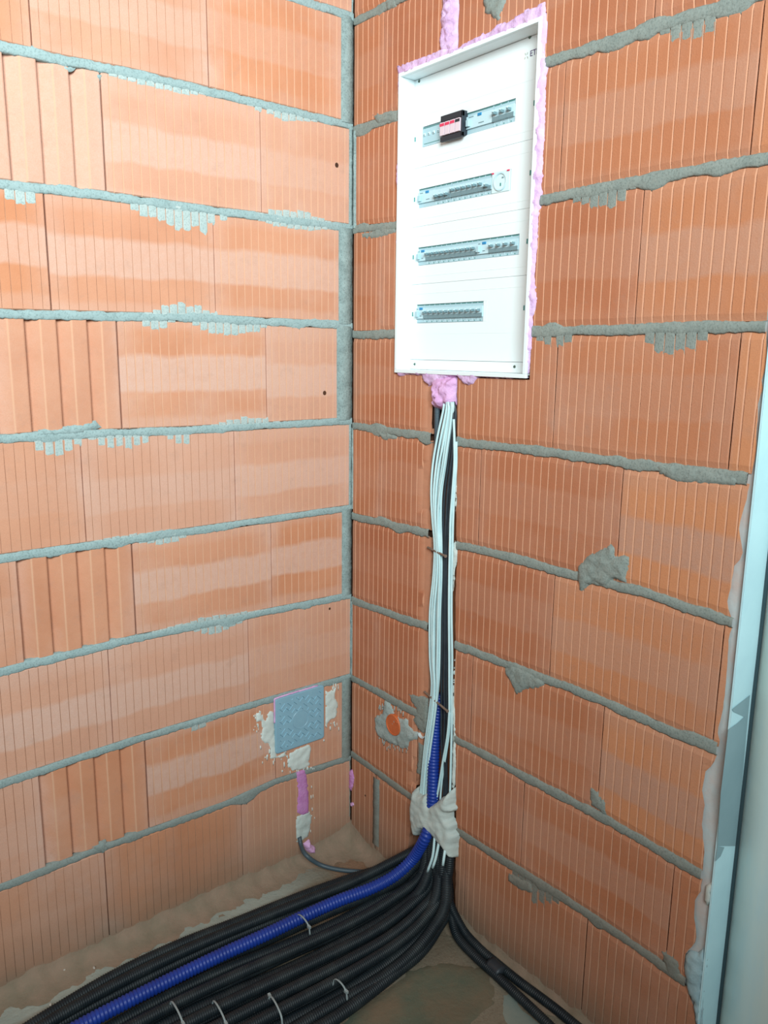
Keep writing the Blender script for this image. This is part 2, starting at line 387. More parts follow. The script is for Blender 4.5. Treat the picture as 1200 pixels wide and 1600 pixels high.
def add_block(bm, wall, a0, a1, zf0, zf1, kind, rnd, pale, course, tint=None):
    L_c = bm.verts.layers.float_color['blk']; L_g = bm.verts.layers.float['groove']
    pr = profile(a0, a1, kind, rnd, .0022 if wall == 'r' else (.0018 if a0 < .3 else .0005), .0013 if wall == 'r' and a0 > .8 else .0007); tint = rnd.random() if tint is None else tint
    GROOVES.setdefault((wall, course), []).append((a0, a1))
    h = .0085
    zb = max(zf0((a0+a1)/2), -.04); zt = zf1((a0+a1)/2)
    needs = wall == 'r' and (a1 > .16 and a0 < .70 or a1 > .93)
    if needs:
        n = 18; ts = [i/n for i in range(n+1)]
        for zz in (PZ0, PZ1):
            t = (zz-zb-h)/max(zt-zb-2*h, .01)
            if 0 < t < 1: ts += [t-1e-4, t+1e-4]
        ts = sorted(ts)
    else: ts = [0, .01, .12, .25, .4, .55, .7, .85, .99, 1]
    ph = rnd.uniform(0, 50); dz = rnd.uniform(-.0012, .0012)
    def zat(a, t):
        b0 = max(zf0(a), -.05)+h; b1 = zf1(a)-h
        return b0+(b1-b0)*t
    segs = []
    if not needs: segs = [('n', None, None)]
    else:
        segs = [('L',), ('R',)]
    for sg in segs:
        rows = []
        for ti, t in enumerate(ts):
            row = []; am = (a0+a1)/2; zz = zat(am, t)
            if sg[0] != 'n':
                vl, vh = void(zz); en = ragend(zz)
                lim0, lim1 = (-1, min(vl, en)) if sg[0] == 'L' else (vh, en)
            for (a, d, g) in pr:
                aa = a+.0004*n1(zat(a, t)*25+ph, a*3) if 0 < t < 1 else a
                dd = d
                if kind == 'groove' and g and d < 0: dd = d*(.8+.5*n1(zz*40+ph, 4))
                if sg[0] != 'n':
                    if aa < lim0: aa = lim0; dd = min(dd, -.0015)
                    if aa > lim1:
                        aa = lim1; dd = -.0015
                    # shell knocked off along the left edge of the chase
                    if sg[0] == 'L' and zz < PZ0 and zz > .3 and aa > vl-.026+.012*n1(zz*14, 6) and a1 > .2: dd = min(dd, -.0045+.001*n1(zz*50+aa*50, 1)); g = .55
                if (ti == 0 or ti == len(ts)-1): dd = min(dd, -.003)
                v = bm.verts.new(P(wall, aa, zat(aa, t), dd+.0006*n1(zz*9+ph, 2)))
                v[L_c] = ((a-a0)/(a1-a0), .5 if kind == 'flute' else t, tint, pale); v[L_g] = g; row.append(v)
            if sg[0] == 'L' and a1 > lim1 > a0 and True:
                v = bm.verts.new(P(wall, lim1, zz, -.05)); v[L_c] = (.5, t, tint, 0); v[L_g] = .3; row.append(v)
            elif sg[0] != 'n': row.append(None)
            if sg[0] == 'R' and a0 < lim0 < a1:
                v = bm.verts.new(P(wall, lim0, zz, -.05)); v[L_c] = (.5, t, tint, 0); v[L_g] = .3; row.insert(0, v)
            elif sg[0] == 'R': row.insert(0, None)
            rows.append(row)
        for ra, rb in zip(rows, rows[1:]):
            for i in range(len(ra)-1):
                q = [ra[i], ra[i+1], rb[i+1], rb[i]]
                if any(x is None for x in q): continue
                w1 = (q[0].co-q[1].co).length; w2 = (q[2].co-q[3].co).length
                if max(w1, w2) < 1e-5: continue
                if sg[0] != 'n':
                    ok = lambda v, z: True
                    m0 = (q[0].co.y+q[1].co.y)/2
                    if abs(q[0].co.y-q[1].co.y) < 1e-6 and abs(q[2].co.y-q[3].co.y) < 1e-6 and abs(q[0].co.x-q[1].co.x) < .02: continue
                f = bm.faces.new(q)
def newwall():
    bm = bmesh.new(); bm.verts.layers.float_color.new('blk'); bm.verts.layers.float.new('groove'); return bm
rnd = random.Random(11)
X = lambda wall, x, y: A(wall, x, y)[0]
g_ = .0012
# left wall: for each course the blocks from the corner outwards (kind, near edge, far edge, paleness)
LEFT = {
 9: [(.004, .375, 'groove', .3), (.377, .752, 'groove', .3)],
 8: [(X('l', 534, 100), .398, 'groove', .30), (.400, .775, 'groove', .5), (.777, 1.15, 'groove', .1)],
 7: [(.010, X('l', 408.5, 252), 'groove', .45), (X('l', 408.5, 252)+g_, X('l', 163, 213), 'groove', .8), (X('l', 163, 213)+g_, X('l', 163, 213)+.25, 'flute', .7), (.90, 1.27, 'groove', .5)],
 6: [(X('l', 530, 430), X('l', 336, 416), 'groove', .8), (X('l', 336, 416)+g_, X('l', 76, 394), 'groove', .8), (X('l', 76, 394)+.003, 1.14, 'groove', .7)],
 5: [(X('l', 527, 580), X('l', 417, 584), 'groove', .8), (X('l', 417, 584)+g_, X('l', 188, 588), 'groove', .95), (X('l', 188, 588)+g_, X('l', 188, 588)+.255, 'flute', .3), (.896, 1.27, 'groove', .5)],
 4: [(X('l', 546, 730), X('l', 368, 741), 'groove', .8), (X('l', 368, 741)+g_, X('l', 131, 766), 'groove', .45), (X('l', 131, 766)+g_, 1.105, 'groove', .15)],
 3: [(X('l', 535, 870), X('l', 425, 873), 'groove', .9), (X('l', 425, 873)+g_, X('l', 211, 925), 'groove', .9), (X('l', 211, 925)+g_, X('l', 33, 960), 'flute', .2), (X('l', 33, 960)+g_, 1.25, 'groove', .2)],
 2: [(X('l', 548, 1000), X('l', 390, 1046), 'groove', .35), (X('l', 390, 1046)+g_, X('l', 174, 1095), 'groove', .9), (X('l', 174, 1095)+g_, 1.07, 'groove', 1.0)],
 1: [(X('l', 535, 1120), .255, 'groove', .25), (.2565, X('l', 231, 1225), 'groove', .95), (X('l', 231, 1225)+g_, X('l', 67, 1283), 'flute', .1), (X('l', 67, 1283)+g_, 1.22, 'groove', .3)],
 0: [(X('l', 548, 1240), X('l', 379, 1300), 'groove', .15), (X('l', 379, 1300)+g_, X('l', 168, 1395), 'groove', .1), (X('l', 168, 1395)+.002, 1.13, 'groove', .1)],
}
bm = newwall()
for k, bl in LEFT.items():
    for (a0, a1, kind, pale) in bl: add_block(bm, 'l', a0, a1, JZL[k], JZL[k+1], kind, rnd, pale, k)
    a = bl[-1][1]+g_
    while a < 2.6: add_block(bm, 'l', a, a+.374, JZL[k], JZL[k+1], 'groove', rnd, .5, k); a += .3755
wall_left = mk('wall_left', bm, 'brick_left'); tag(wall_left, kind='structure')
bm = newwall()
CU = .4935; a5 = .6974
RIGHT = {
 9: [.003, .305, .68, 1.055, 1.2], 8: [.003, CU-.375+.003, CU, CU+.375, 1.2], 7: [.012, .305, .6805, 1.0642, 1.2], 6: [.004, .12, .4985, .8734, 1.2], 5: [.004, .322, .6974, 1.0784, 1.2],
 4: [.004, .118, CU, .8719, 1.2], 3: [.004, .345, .7225, 1.0998, 1.2], 2: [.004, .118, .491, .867, 1.2], 1: [.004, .295, .669, 1.049, 1.2], 0: [.004, X('r', 584, 1245), .49, .863, 1.2]}
RP = {(7, 2): .55, (6, 2): .35, (6, 3): .75, (5, 2): .35, (4, 3): 1.0, (4, 2): .3, (3, 2): .65, (3, 1): .35, (2, 3): 1.0, (2, 2): .35, (1, 2): .6, (1, 3): .2, (8, 3): .3}
TT = {(4, 3): 1.0, (2, 3): 1.0, (3, 2): .8, (3, 3): 1.0, (5, 3): 1.0, (6, 3): .6, (7, 3): .7}
for k, e in RIGHT.items():
    for i in range(len(e)-1):
        off = .010 if (k == 0 and i == 1) else g_
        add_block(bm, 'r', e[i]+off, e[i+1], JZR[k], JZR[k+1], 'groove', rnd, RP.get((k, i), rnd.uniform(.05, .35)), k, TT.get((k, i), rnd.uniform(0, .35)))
wall_right = mk('wall_right', bm, 'brick_right_shaded'); tag(wall_right, kind='structure')

# dark sheet painting gap shade behind the faces, and the back of the chase / niche
bm = bmesh.new()
def quad(bm, wall, a0, a1, z0, z1, d, mi=0):
    f = bm.faces.new([bm.verts.new(P(wall, a, z, d)) for a, z in ((a0, z0), (a1, z0), (a1, z1), (a0, z1))]); f.material_index = mi
    f.normal_update()
    if (f.normal.y if wall == 'l' else f.normal.x) > 0: f.normal_flip()
    return f
quad(bm, 'l', -.05, 2.7, -.1, 2.75, -.018)
mk('gap_backing', bm, 'gap_dark', wall_left)
bm = bmesh.new()
zs = [-.1+i*.02 for i in range(144)]+[PZ0-1e-4, PZ0+1e-4, PZ1-1e-4, PZ1+1e-4]; zs.sort()
for za, zb in zip(zs, zs[1:]):
    if zb-za < 1e-3 and abs(za-PZ0) > .001 and abs(za-PZ1) > .001: continue
    la, ha = void(za); lb, hb = void(zb)
    for (p0, p1, q0, q1) in ((-.05, la, -.05, lb), (ha, 1.13, hb, 1.13)):
        bm.faces.new([bm.verts.new(P('r', a, z, -.018)) for a, z in ((p0, za), (p1, za), (q1, zb), (q0, zb))])
mk('gap_backing', bm, 'gap_dark', wall_right)
bm = bmesh.new()
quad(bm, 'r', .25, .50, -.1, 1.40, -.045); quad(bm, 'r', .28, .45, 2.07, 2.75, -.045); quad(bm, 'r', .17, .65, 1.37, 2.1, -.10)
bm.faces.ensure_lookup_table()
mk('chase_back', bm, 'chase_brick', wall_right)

# mortar beds
def bed(bm, wall, zf, a0, a1, th, seed, proud=.0012, wfn=None):
    st = .005; n = int((a1-a0)/st); prev = None
    for i in range(n+1):
        a = a0+(a1-a0)*i/n; z = zf(a); up = th*(1+.35*n1(a*22, seed)+.25*n1(a*120, seed+1)); dn = th*(1+.4*n1(a*19, seed+2)+.3*n1(a*120, seed+3))
        dn += max(0, n1(a*13, seed+7)-.34)*.04; up += max(0, n1(a*11, seed+8)-.40)*.03
        if wfn: dn += wfn(a)
        pr = proud+.0009*n1(a*30, seed+4)
        if wall == 'r':
            lo, hi = void(z)
            if lo+.003 < a < hi-.003 or a > ragend(z): prev = None; continue
        row = [bm.verts.new(P(wall, a, z+dz_, d)) for dz_, d in ((-dn, -.012), (-dn*.96, -.0008), (-dn*.7, pr), (0, pr+.0012*n1(a*70, seed+5)), (up*.7, pr*.8), (up*.96, -.0012), (up, -.012))]
        if prev:
            for k in range(len(row)-1): bm.faces.new((prev[k], prev[k+1], row[k+1], row[k]))
        prev = row
def vbed(bm, wall, z0, z1, a0, a1, seed, proud=.0015):
    st = .006; n = int((z1-z0)/st); prev = None
    for i in range(n+1):
        z = z0+(z1-z0)*i/n; l = a0-.001+.0016*n1(z*60, seed); r = a1+.0015+.002*n1(z*55, seed+1)
        row = [bm.verts.new(P(wall, a, z, d+.0016*n1(z*90+a*300, seed+3))) for a, d in ((l, -.008), (l+.0008, proud*.5), ((l+r)/2, proud+.001), (r-.0008, proud), (r, -.008))]
        if prev:
            for k in range(4): bm.faces.new((prev[k], prev[k+1], row[k+1], row[k]))
        prev = row
bm = bmesh.new()
for k in range(1, 10): bed(bm, 'l', JZL[k], .0, 2.6, .0098, k*3.1)
mk('mortar_bed', bm, 'mortar_left', wall_left, True)
bm = bmesh.new()
for k in range(1, 10): bed(bm, 'r', JZR[k], .003, 1.13, .0105, 40+k*3.3)
mk('mortar_bed', bm, 'mortar_right_shaded', wall_right, True)
bm = bmesh.new()
for k in range(0, 10):
    b = LEFT[k][0][0]
    vbed(bm, 'l', max(JZL[k](0)+.004, 0) if k else .06, JZL[k+1](0)-.002, .0005, max(b, .003), 70+k, .002 if b > .02 else .0002)
mk('mortar_joint', bm, ['mortar_dark'], wall_left, True)
bm = bmesh.new()
vbed(bm, 'r', 1.755, 1.99, .002, .012, 90, .002); vbed(bm, 'r', .03, .243, X('r', 583, 1245), X('r', 592, 1250), 91)
vbed(bm, 'r', 1.01, 1.235, .0, .005, 92, .001); vbed(bm, 'r', .51, .74, .0, .004, 93, .001)
mk('mortar_joint', bm, ['mortar_dark'], wall_right, True)

# mortar smears that stay on the ribs between grooves
def ribs(wall, course):
    out = []
    for a0, a1 in GROOVES.get((wall, course), []):
        pitch = .0196; n = max(1, int((a1-a0-.012)/pitch)); pitch = (a1-a0-.010)/n if n > 3 else pitch
        out += [(a0+.005+pitch*i-pitch*.5+.0008, a0+.005+pitch*(i+1)-pitch*.5-.0008) for i in range(n)]
    return out
def smear(bm, wall, course, zf, s0, s1, length, sgn, seed):
    for (r0, r1) in ribs(wall, course):
        m_ = (r0+r1)/2
        if not s0 < m_ < s1: continue
        t = (m_-s0)/(s1-s0); L_ = 1.25*length*math.sin(math.pi*min(1, max(.06, t)))**.8*(.8+.35*n1(m_*60, seed))+.006
        z0 = zf(m_); cols = 4; prev = None
        for i in range(cols+1):
            a = r0+(r1-r0)*i/cols; l = L_*(1+.12*n1(a*400, seed)); d0 = .0005 if 0 < i < cols else .0001
            row = [bm.verts.new(P(wall, a, z0, d0)), bm.verts.new(P(wall, a, z0+sgn*l*.8, d0)), bm.verts.new(P(wall, a, z0+sgn*l, -.001))]
            if prev:
                for k in range(2): bm.faces.new((prev[k], prev[k+1], row[k+1], row[k]))
            prev = row
bm = bmesh.new()
for (c, j, xa, xb, y, ln, sg) in ((6, 7, 195, 360, 330, .050, -1), (6, 7, 0, 60, 300, .035, -1), (6, 7, 400, 520, 340, .018, -1), (6, 6, 225, 345, 480, .030, 1), (5, 6, 215, 270, 510, .024, -1), (5, 6, 295, 420, 510, .034, -1),
                            (4, 5, 45, 130, 690, .045, -1), (4, 5, 140, 240, 690, .042, -1), (4, 5, 262, 300, 680, .038, -1), (5, 5, 325, 440, 655, .020, 1), (7, 8, 150, 330, 130, .016, -1), (7, 7, 400, 520, 330, .022, 1), (7, 8, 380, 500, 165, .02, -1),
                            (2, 3, 300, 385, 985, .030, -1), (3, 4, 215, 300, 850, .018, -1), (3, 3, 230, 420, 965, .014, 1), (1, 2, 290, 330, 1140, .022, -1), (4, 4, 140, 250, 840, .012, 1)):
    smear(bm, 'l', c, JZL[j], X('l', xb, y), X('l', xa, y), ln, sg, c*3+xa)
mk('mortar_smear', bm, 'mortar_smear', wall_left)
bm = bmesh.new()
for (c, j, xa, xb, y, ln, sg) in ((5, 6, 835, 900, 530, .030, -1), (5, 6, 1000, 1110, 530, .045, -1), (6, 7, 900, 990, 310, .035, -1), (7, 8, 1040, 1130, 30, .04, -1), (0, 1, 800, 880, 1380, .05, -1)):
    smear(bm, 'r', c, JZR[j], X('r', xa, y), X('r', xb, y), ln, sg, c*3+xa)
for i, (pts, hh) in enumerate((([(902, 884), (915, 868), (938, 858), (955, 848), (962, 852), (962, 868), (985, 866), (984, 885), (978, 912), (960, 905), (945, 918), (925, 912), (906, 930), (902, 905)], .006),
                ([(785, 1045), (800, 1038), (830, 1050), (858, 1066), (845, 1076), (822, 1078), (808, 1088), (798, 1068)], .005),
                ([(754, -8), (795, -8), (790, 8), (784, 20), (782, 34), (772, 33), (766, 24), (757, 24)], .006),
                ([(1020, 722), (1105, 732), (1160, 745), (1150, 760), (1060, 755), (1030, 742)], .003),
                ([(920, 1228), (935, 1236), (950, 1266), (938, 1268), (922, 1258)], .003), ([(935, 1240), (947, 1250), (948, 1275), (936, 1270)], .003),
                ([(580, 178), (622, 170), (622, 190), (590, 196)], .003), ([(562, 362), (618, 352), (618, 366), (590, 374), (565, 374)], .002),
                ([(600, 0), (622, -5), (618, 12), (604, 16)], .003), ([(585, 672), (610, 676), (628, 686), (600, 690)], .003),
                ([(636, 1082), (655, 1086), (668, 1092), (668, 1140), (660, 1146), (651, 1138), (644, 1124), (650, 1110), (642, 1096)], .002), ([(652, 1160), (661, 1166), (659, 1190), (655, 1212), (649, 1208), (652, 1188)], .0015),
                ([(795, 1362), (830, 1378), (838, 1398), (812, 1392), (792, 1376)], .003), ([(1030, 1480), (1062, 1500), (1062, 1540), (1040, 1522)], .003))):
    blob_bm('r', px('r', pts), hh, 0, .006, .006, .4, 90, .002, seed=i+3.0, bm=bm)
mk('mortar_smear', bm, 'mortar_right_shaded', wall_right, True)
bm = bmesh.new()
for i, pts in enumerate(([(97, 102), (118, 103), (150, 112), (162, 118), (156, 128), (148, 118), (135, 107), (120, 106), (112, 112), (100, 111)], [(60, 672), (92, 668), (118, 664), (150, 657), (160, 668), (120, 680), (60, 682)],
                         [(75, 1028), (95, 1020), (108, 1030), (90, 1036)], [(120, 1018), (140, 1012), (150, 1016), (130, 1024)], [(140, 1322), (165, 1312), (172, 1326), (162, 1335), (146, 1330)], [(140, 855), (150, 845), (158, 852)])):
    blob_bm('l', px('l', pts), .003, 0, .006, .005, .4, 90, .002, seed=i+33.0, bm=bm)
mk('mortar_smear', bm, 'mortar_left', wall_left, True)
# chips and holes in the left wall
bm = bmesh.new()
for (x, y, r) in ((526, 258, .0055), (507, 614, .0055), (515, 951, .0035), (571, 1243, .003)):
    wl = 'l' if x < 550 else 'r'; a, z = A(wl, x, y)
    g = [bm.verts.new(P(wl, a+r*math.cos(t*.628), z+r*1.1*math.sin(t*.628), .0006)) for t in range(10)]; bm.faces.new(g)
mk('drill_hole', bm, 'gap_dark', wall_left)

# ------------------------------------------------------------------ right end: gypsum band, jamb strip, board beyond
bm = bmesh.new()
n = 90; prev = None
for i in range(n+1):
    z = -.04+2.6*i/n; rg_ = min(ragend(z), 1.12)-.006; row = [bm.verts.new(P('r', a, z, -.005+.002*n1(z*30+a*80, 5))) for a in [rg_+(1.1295-rg_)*q/5 for q in range(6)]]
    if prev:
        for k in range(5): bm.faces.new((prev[k], prev[k+1], row[k+1], row[k]))
    prev = row
mk('plaster_band', bm, 'gypsum_jamb', wall_right, True)
JY = 1.1315
bm = bmesh.new()
def yx(px_, py_, y): p = onplane(px_, py_, 1, -y); return p[0], p[2]
dx = yx(1158, 1240, JY)[0]
prev = None
for i in range(131):
    z = -.04+2.6*i/130; e = .0025*n1(z*40, 3) if z < .5 else .0008*n1(z*40, 3)
    row = [bm.verts.new(Vector((x, -JY-.0006*n1(z*9, k), z))) for k, x in enumerate((-.004+e, .0, dx*.5, dx))]
    if prev:
        for k in range(3): bm.faces.new((prev[k+1], prev[k], row[k], row[k+1]))
    prev = row
# nose of the jamb facing the room
quad(bm, 'r', 1.128, JY, -.04, 2.56, .0035)
trim = mk('trim_1', bm, 'jamb_white', None, True); tag(trim, kind='structure')
bm = bmesh.new()
def jpoly(pts, d):
    q = [yx(x, y, JY+d) for x, y in pts]; vv = [bm.verts.new(Vector((x, -JY-d, z))) for x, z in q]; bm.faces.new(vv)
jpoly([(1144, 1108), (1172, 1086), (1166, 1150), (1158, 1240), (1149, 1322), (1121, 1322), (1126, 1240), (1138, 1140), (1152, 1130), (1163, 1120), (1146, 1112)], .0012)
jpoly([(1121, 1322), (1132, 1324), (1126, 1338), (1118, 1346)], .0012)
mk('bare_patch', bm, 'jamb_grey', trim)
bm = bmesh.new()
box(bm, dx, dx+.05, -JY-.0055, -JY+.02, -.04, 2.56)
mk('shadow_gap', bm, 'jamb_gap', trim)
bm = bmesh.new(); BX = dx+.004
n = 110; prev = None
p0 = onplane(1164, 1240, 0, BX); gy = -p0[1]-.004
for i in range(n+1):
    z = -.04+2.6*i/n; e = (.006*max(0, .3-abs(z-.3))*n1(z*20, 3)*3 + (.004*n1(z*50, 8) if z < .55 else .0006*n1(z*50, 8)))
    row = [bm.verts.new(Vector((BX+(.03 if k == 0 else 0)+.0008*n1(z*6, k), -gy-max(y, 0)+(e if k < 2 else 0), z))) for k, y in enumerate((0, 0, .05, .15, .4, .8))]
    if prev:
        for k in range(5): bm.faces.new((prev[k+1], prev[k], row[k], row[k+1]))
    prev = row
wf = mk('wall_front', bm, 'pale_board', None, True); tag(wf, kind='structure')

bm = bmesh.new()
blob_bm('r', px('r', [(1070, 1492), (1078, 1486), (1090, 1490), (1098, 1480), (1104, 1500), (1098, 1550), (1096, 1610), (1088, 1605), (1082, 1566), (1073, 1548), (1068, 1512)]), .006, 0, .006, .006, .3, 60, .002, seed=71, bm=bm)
o = mk('plaster_patch', bm, 'putty_blue', None, True); tag(o, 'pale plaster dab at the foot of the ragged brick edge by the white jamb', 'plaster')
bm = bmesh.new()
blob_bm('r', px('r', [(1101, 1385), (1108, 1380), (1114, 1381), (1115, 1392), (1112, 1412), (1102, 1417), (1100, 1402)]), .004, 0, .005, .003, .1, 60, .0005, seed=72, bm=bm)
o = mk('plaster_chip', bm, 'putty_white', None, True); tag(o, 'small white oblong chip stuck on the plaster band beside the jamb', 'chip')

# ------------------------------------------------------------------ floor
bm = bmesh.new(); FZ = -.02
nx, ny = 130, 110; grid = []
for i in range(nx+1):
    row = []
    for j in range(ny+1):
        x = -2.7+(2.9)*i/nx; y = -2.6+2.6*j/ny+.02*(j == ny)
        d = min(-y, -x) if x < 0 else 0
        z = FZ+.004*n3((x, y, 0), 9)+.002*n3((x, y, 0), 40)
        row.append(bm.verts.new((x, y, z)))
    grid.append(row)
for i in range(nx):
    for j in range(ny): bm.faces.new((grid[i][j], grid[i+1][j], grid[i+1][j+1], grid[i][j+1]))
fl = mk('floor', bm, 'floor_screed', None, True); tag(fl, kind='structure')
# dust and mortar swept into the angle between wall and floor
bm = bmesh.new()
for wall, L_, sd in (('l', 2.6, 1), ('r', 1.13, 2)):
    prev = None; n = int(L_/.01)
    for i in range(n+1):
        a = L_*i/n; k = 1+.35*n1(a*7, sd)+.25*n1(a*40, sd+3)+.9*math.exp(-a/.09); k2 = (1.0 if wall == 'l' else .75)*k
        row = []
        for q in range(7):
            th = q/6*math.pi/2; dd = .060*k2*(1-math.sin(th))**1.0; hh = .036*k*(1-math.cos(th))
            row.append(bm.verts.new(P(wall, a, FZ-.001+hh+.0025*n1(a*50+q*3, sd+8), dd*(1 if q < 6 else 0)-(.001 if q == 6 else 0))))
        if prev:
            for q in range(6): bm.faces.new((prev[q], prev[q+1], row[q+1], row[q]))
        prev = row
mk('dust_fillet', bm, 'dust_fillet', fl, True)
def fblob(name, pts, mat, h, parent=None, seed=1.):
    bm = bmesh.new(); w_ = [F(x, y, FZ) for x, y in pts]; poly = rough_poly([(v.x, v.y) for v in w_], .012, .004, seed)
    P2 = list(poly); E_ = [(i, (i+1) % len(poly)) for i in range(len(poly))]
    xs = [p[0] for p in poly]; ys = [p[1] for p in poly]; x = min(xs)
    while x < max(xs):
        y = min(ys)
        while y < max(ys):
            if inside((x, y), poly) and segdist((x, y), poly) > .006: P2.append((x, y))
            y += .016
        x += .016
    r = delaunay_2d_cdt([Vector(p) for p in P2], E_, [], 0, 1e-6)
    vv = [bm.verts.new((p[0], p[1], FZ+.004*n3((p[0], p[1], 0), 9)+(-.003 if segdist(p, poly) < 1e-4 else h*(1-math.exp(-segdist(p, poly)/.01))*(1+.5*n3((p[0], p[1], seed), 20))))) for p in r[0]]
    for f in r[2]:
        c_ = (sum(r[0][i][0] for i in f)/3, sum(r[0][i][1] for i in f)/3)
        if inside(c_, poly): bm.faces.new([vv[i] for i in f])
    for v in [v for v in bm.verts if not v.link_faces]: bm.verts.remove(v)
    return mk(name, bm, mat, parent, True)
fblob('membrane_patch', [(575, 1560), (640, 1512), (700, 1500), (760, 1510), (778, 1540), (775, 1570), (745, 1600), (700, 1660), (560, 1680), (500, 1640), (520, 1600)], 'membrane_green', .002, fl, 5.)
fblob('pale_screed', [(779, 1535), (800, 1550), (850, 1600), (900, 1660), (800, 1700), (770, 1640), (785, 1600), (778, 1570)], 'screed_pale', .002, fl, 6.)

# ------------------------------------------------------------------ electrical distribution board
BO = Vector((0.0, -.407, 1.735))
board = empty('distribution_board', BO)
tag(board, 'white flush distribution board with four rows of breakers set in pink foam', 'distribution board')
CD = .040                       # how deep the cover sits behind the rim
def bx(name, parts, mat, parent, bev=0):
    """boxes given as (u0,u1,z0,z1,x0,x1[,material index]) in world metres"""
    bm = bmesh.new()
    for q in parts: box(bm, q[4], q[5], -q[1], -q[0], q[2], q[3], bev, q[6] if len(q) > 6 else 0)
    o = mk(name, bm, mat); origin(o, ((parts[0][4]+parts[0][5])/2, -(parts[0][0]+parts[0][1])/2, (parts[0][2]+parts[0][3])/2))
    if parent is board: o.parent = board; o.location = o.location-BO
    elif parent is not None:
        o.parent = parent; o.location = o.location-(parent.location+BO)
    return o
U0, U1, Z0, Z1 = .190, .6235, 1.390, 2.080; rw = .0085
bx('frame', [(U0, U1, Z1-rw, Z1, -.008, .0), (U0, U1, Z0, Z0+rw, -.008, .0), (U0, U0+rw, Z0+rw, Z1-rw, -.008, 0), (U1-rw, U1, Z0+rw, Z1-rw, -.008, 0),
             (U0+.004, U1-.004, Z1-rw, Z1-rw+.003, 0, .085), (U0+.004, U1-.004, Z0+rw-.003, Z0+rw, 0, .085), (U0+rw-.003, U0+rw, Z0+rw, Z1-rw, 0, .085), (U1-rw, U1-rw+.003, Z0+rw, Z1-rw, 0, .085)], 'board_white', board, .0008)
def C(x, y, d=CD-.004): p = onplane(x, y, 0, d); return -p[1], p[2]
# slots
slots = []
for TL, BL, TR, BR in (((660, 199), (660, 231), (805, 153), (805, 189)), ((654, 297), (654, 326), (798, 263), (798, 297)), ((653, 388), (653, 416), (812, 364), (810, 397)), ((651, 477), (651, 506), (761, 469), (761, 501))):
    q = [C(*p_) for p_ in (TL, BL, TR, BR)]
    slots.append(((q[0][0]+q[1][0])/2, (q[2][0]+q[3][0])/2, (q[1][1]+q[3][1])/2, (q[0][1]+q[2][1])/2))
print('slots', slots)
cu0, cu1, cz0, cz1 = U0+rw+.0006, U1-rw-.0006, Z0+rw+.0006, Z1-rw-.0006
lines = [C(832, 217)[1], C(826, 325)[1], C(821, 430)[1]]; zb_ = C(740, 564)[1]
secs = [(cz1, lines[0]), (lines[0], lines[1]), (lines[1], lines[2]), (lines[2], zb_)]
for (zt, zb), (s0, s1, sz0, sz1) in zip(secs, slots):
    g = .0003; o0, o1 = s0-.0005, s1+.0005
    if s1 < .5: pass
    fu1 = .575
    parts = [(cu0, o0, zb+g, zt-g, CD-.004, CD+.001), (o1, cu1, zb+g, zt-g, CD-.004, CD+.001), (o0, o1, sz1, zt-g, CD-.004, CD+.001), (o0, o1, zb+g, sz0, CD-.004, CD+.001)]
    # faint raised field around the slot
    fz0, fz1 = sz0-.026, sz1+.026; f0, f1 = cu0+.006, .582
    for (a, b, c, d) in ((f0, f1, fz1-.001, fz1), (f0, f1, fz0, fz0+.001), (f1-.001, f1, fz0, fz1)): parts.append((a, b, c, d, CD-.0045, CD-.004))
    bx('cover_plate', parts, 'board_white', board)
bx('cover_plate', [(cu0, cu1, cz0, zb_-.0006, CD-.004, CD+.001)], 'board_white', board)
bx('cover_backing', [(cu0, cu1, cz0, cz1, CD+.022, CD+.024)], 'board_edge', board)
# screws and side clips
def disc_part(name, x, y, r, mat, d=CD-.004, slit=True):
    u, z = C(x, y, d); bm = bmesh.new()
    g = bmesh.ops.create_cone(bm, cap_ends=True, segments=14, radius1=r, radius2=r*.8, depth=.0016, matrix=Matrix.Translation((d-.0008, -u, z))@Matrix.Rotation(-math.pi/2, 4, 'Y'))
    o = mk(name, bm, mat); origin(o, (d, -u, z)); o.parent = board; o.location = o.location-BO; return o
for x, y in ((655, 127), (828, 58), (648, 569), (804, 573)): disc_part('screw', x, y, .0034, 'screw_metal')
for x, y in ((649, 218), (835, 161), (648, 312), (829, 270), (646, 402), (824, 377), (645, 491), (819, 481)):
    u, z = C(x, y); bx('side_clip', [(u-.0012, u+.0012, z-.005, z+.005, CD-.0055, CD-.004)], 'device_green', board)
# devices
def dev(row, f0, f1):
    s0, s1, z0, z1 = slots[row]; return s0+(s1-s0)*f0, s0+(s1-s0)*f1, z0, z1
def breaker(row, f0, f1, up=True, body='device_grey', toggles=1):
    u0, u1, z0, z1 = dev(row, f0, f1); H = z1-z0; g = .0003
    b = bx('circuit_breaker', [(u0+g, u1-g, z0+.001, z1-.001, CD-.002, CD+.02), (u0+g, u1-g, z0+H*.24, z1-H*.22, CD-.006, CD-.002, 1), (u0+g, u1-g, z0+H*.24, z0+H*.43, CD-.0075, CD-.006, 2),
                          (u0+.0016, u1-.0016, z1-H*.07, z1-H*.03, CD-.0026, CD-.002, 3), (u0+.001, u0+.0018, z0+.003, z0+H*.2, CD-.0025, CD-.002, 4), ((u0+u1)/2-.001, (u0+u1)/2+.001, z0+.002, z0+.0045, CD-.0027, CD-.002, 3)],
           [body, 'device_light', 'device_dark', 'device_green', 'socket_white'], board)
    c = (u0+u1)/2; zt = z0+H*(.50 if up else .36)
    bx('toggle', [(c-.0030, c+.0030, zt, zt+H*.13, CD-.016, CD-.006), (c-.0024, c+.0024, zt+H*.08, zt+H*.16, CD-.019, CD-.010, 1)], ['device_dark', 'device_light'], b, .0006)
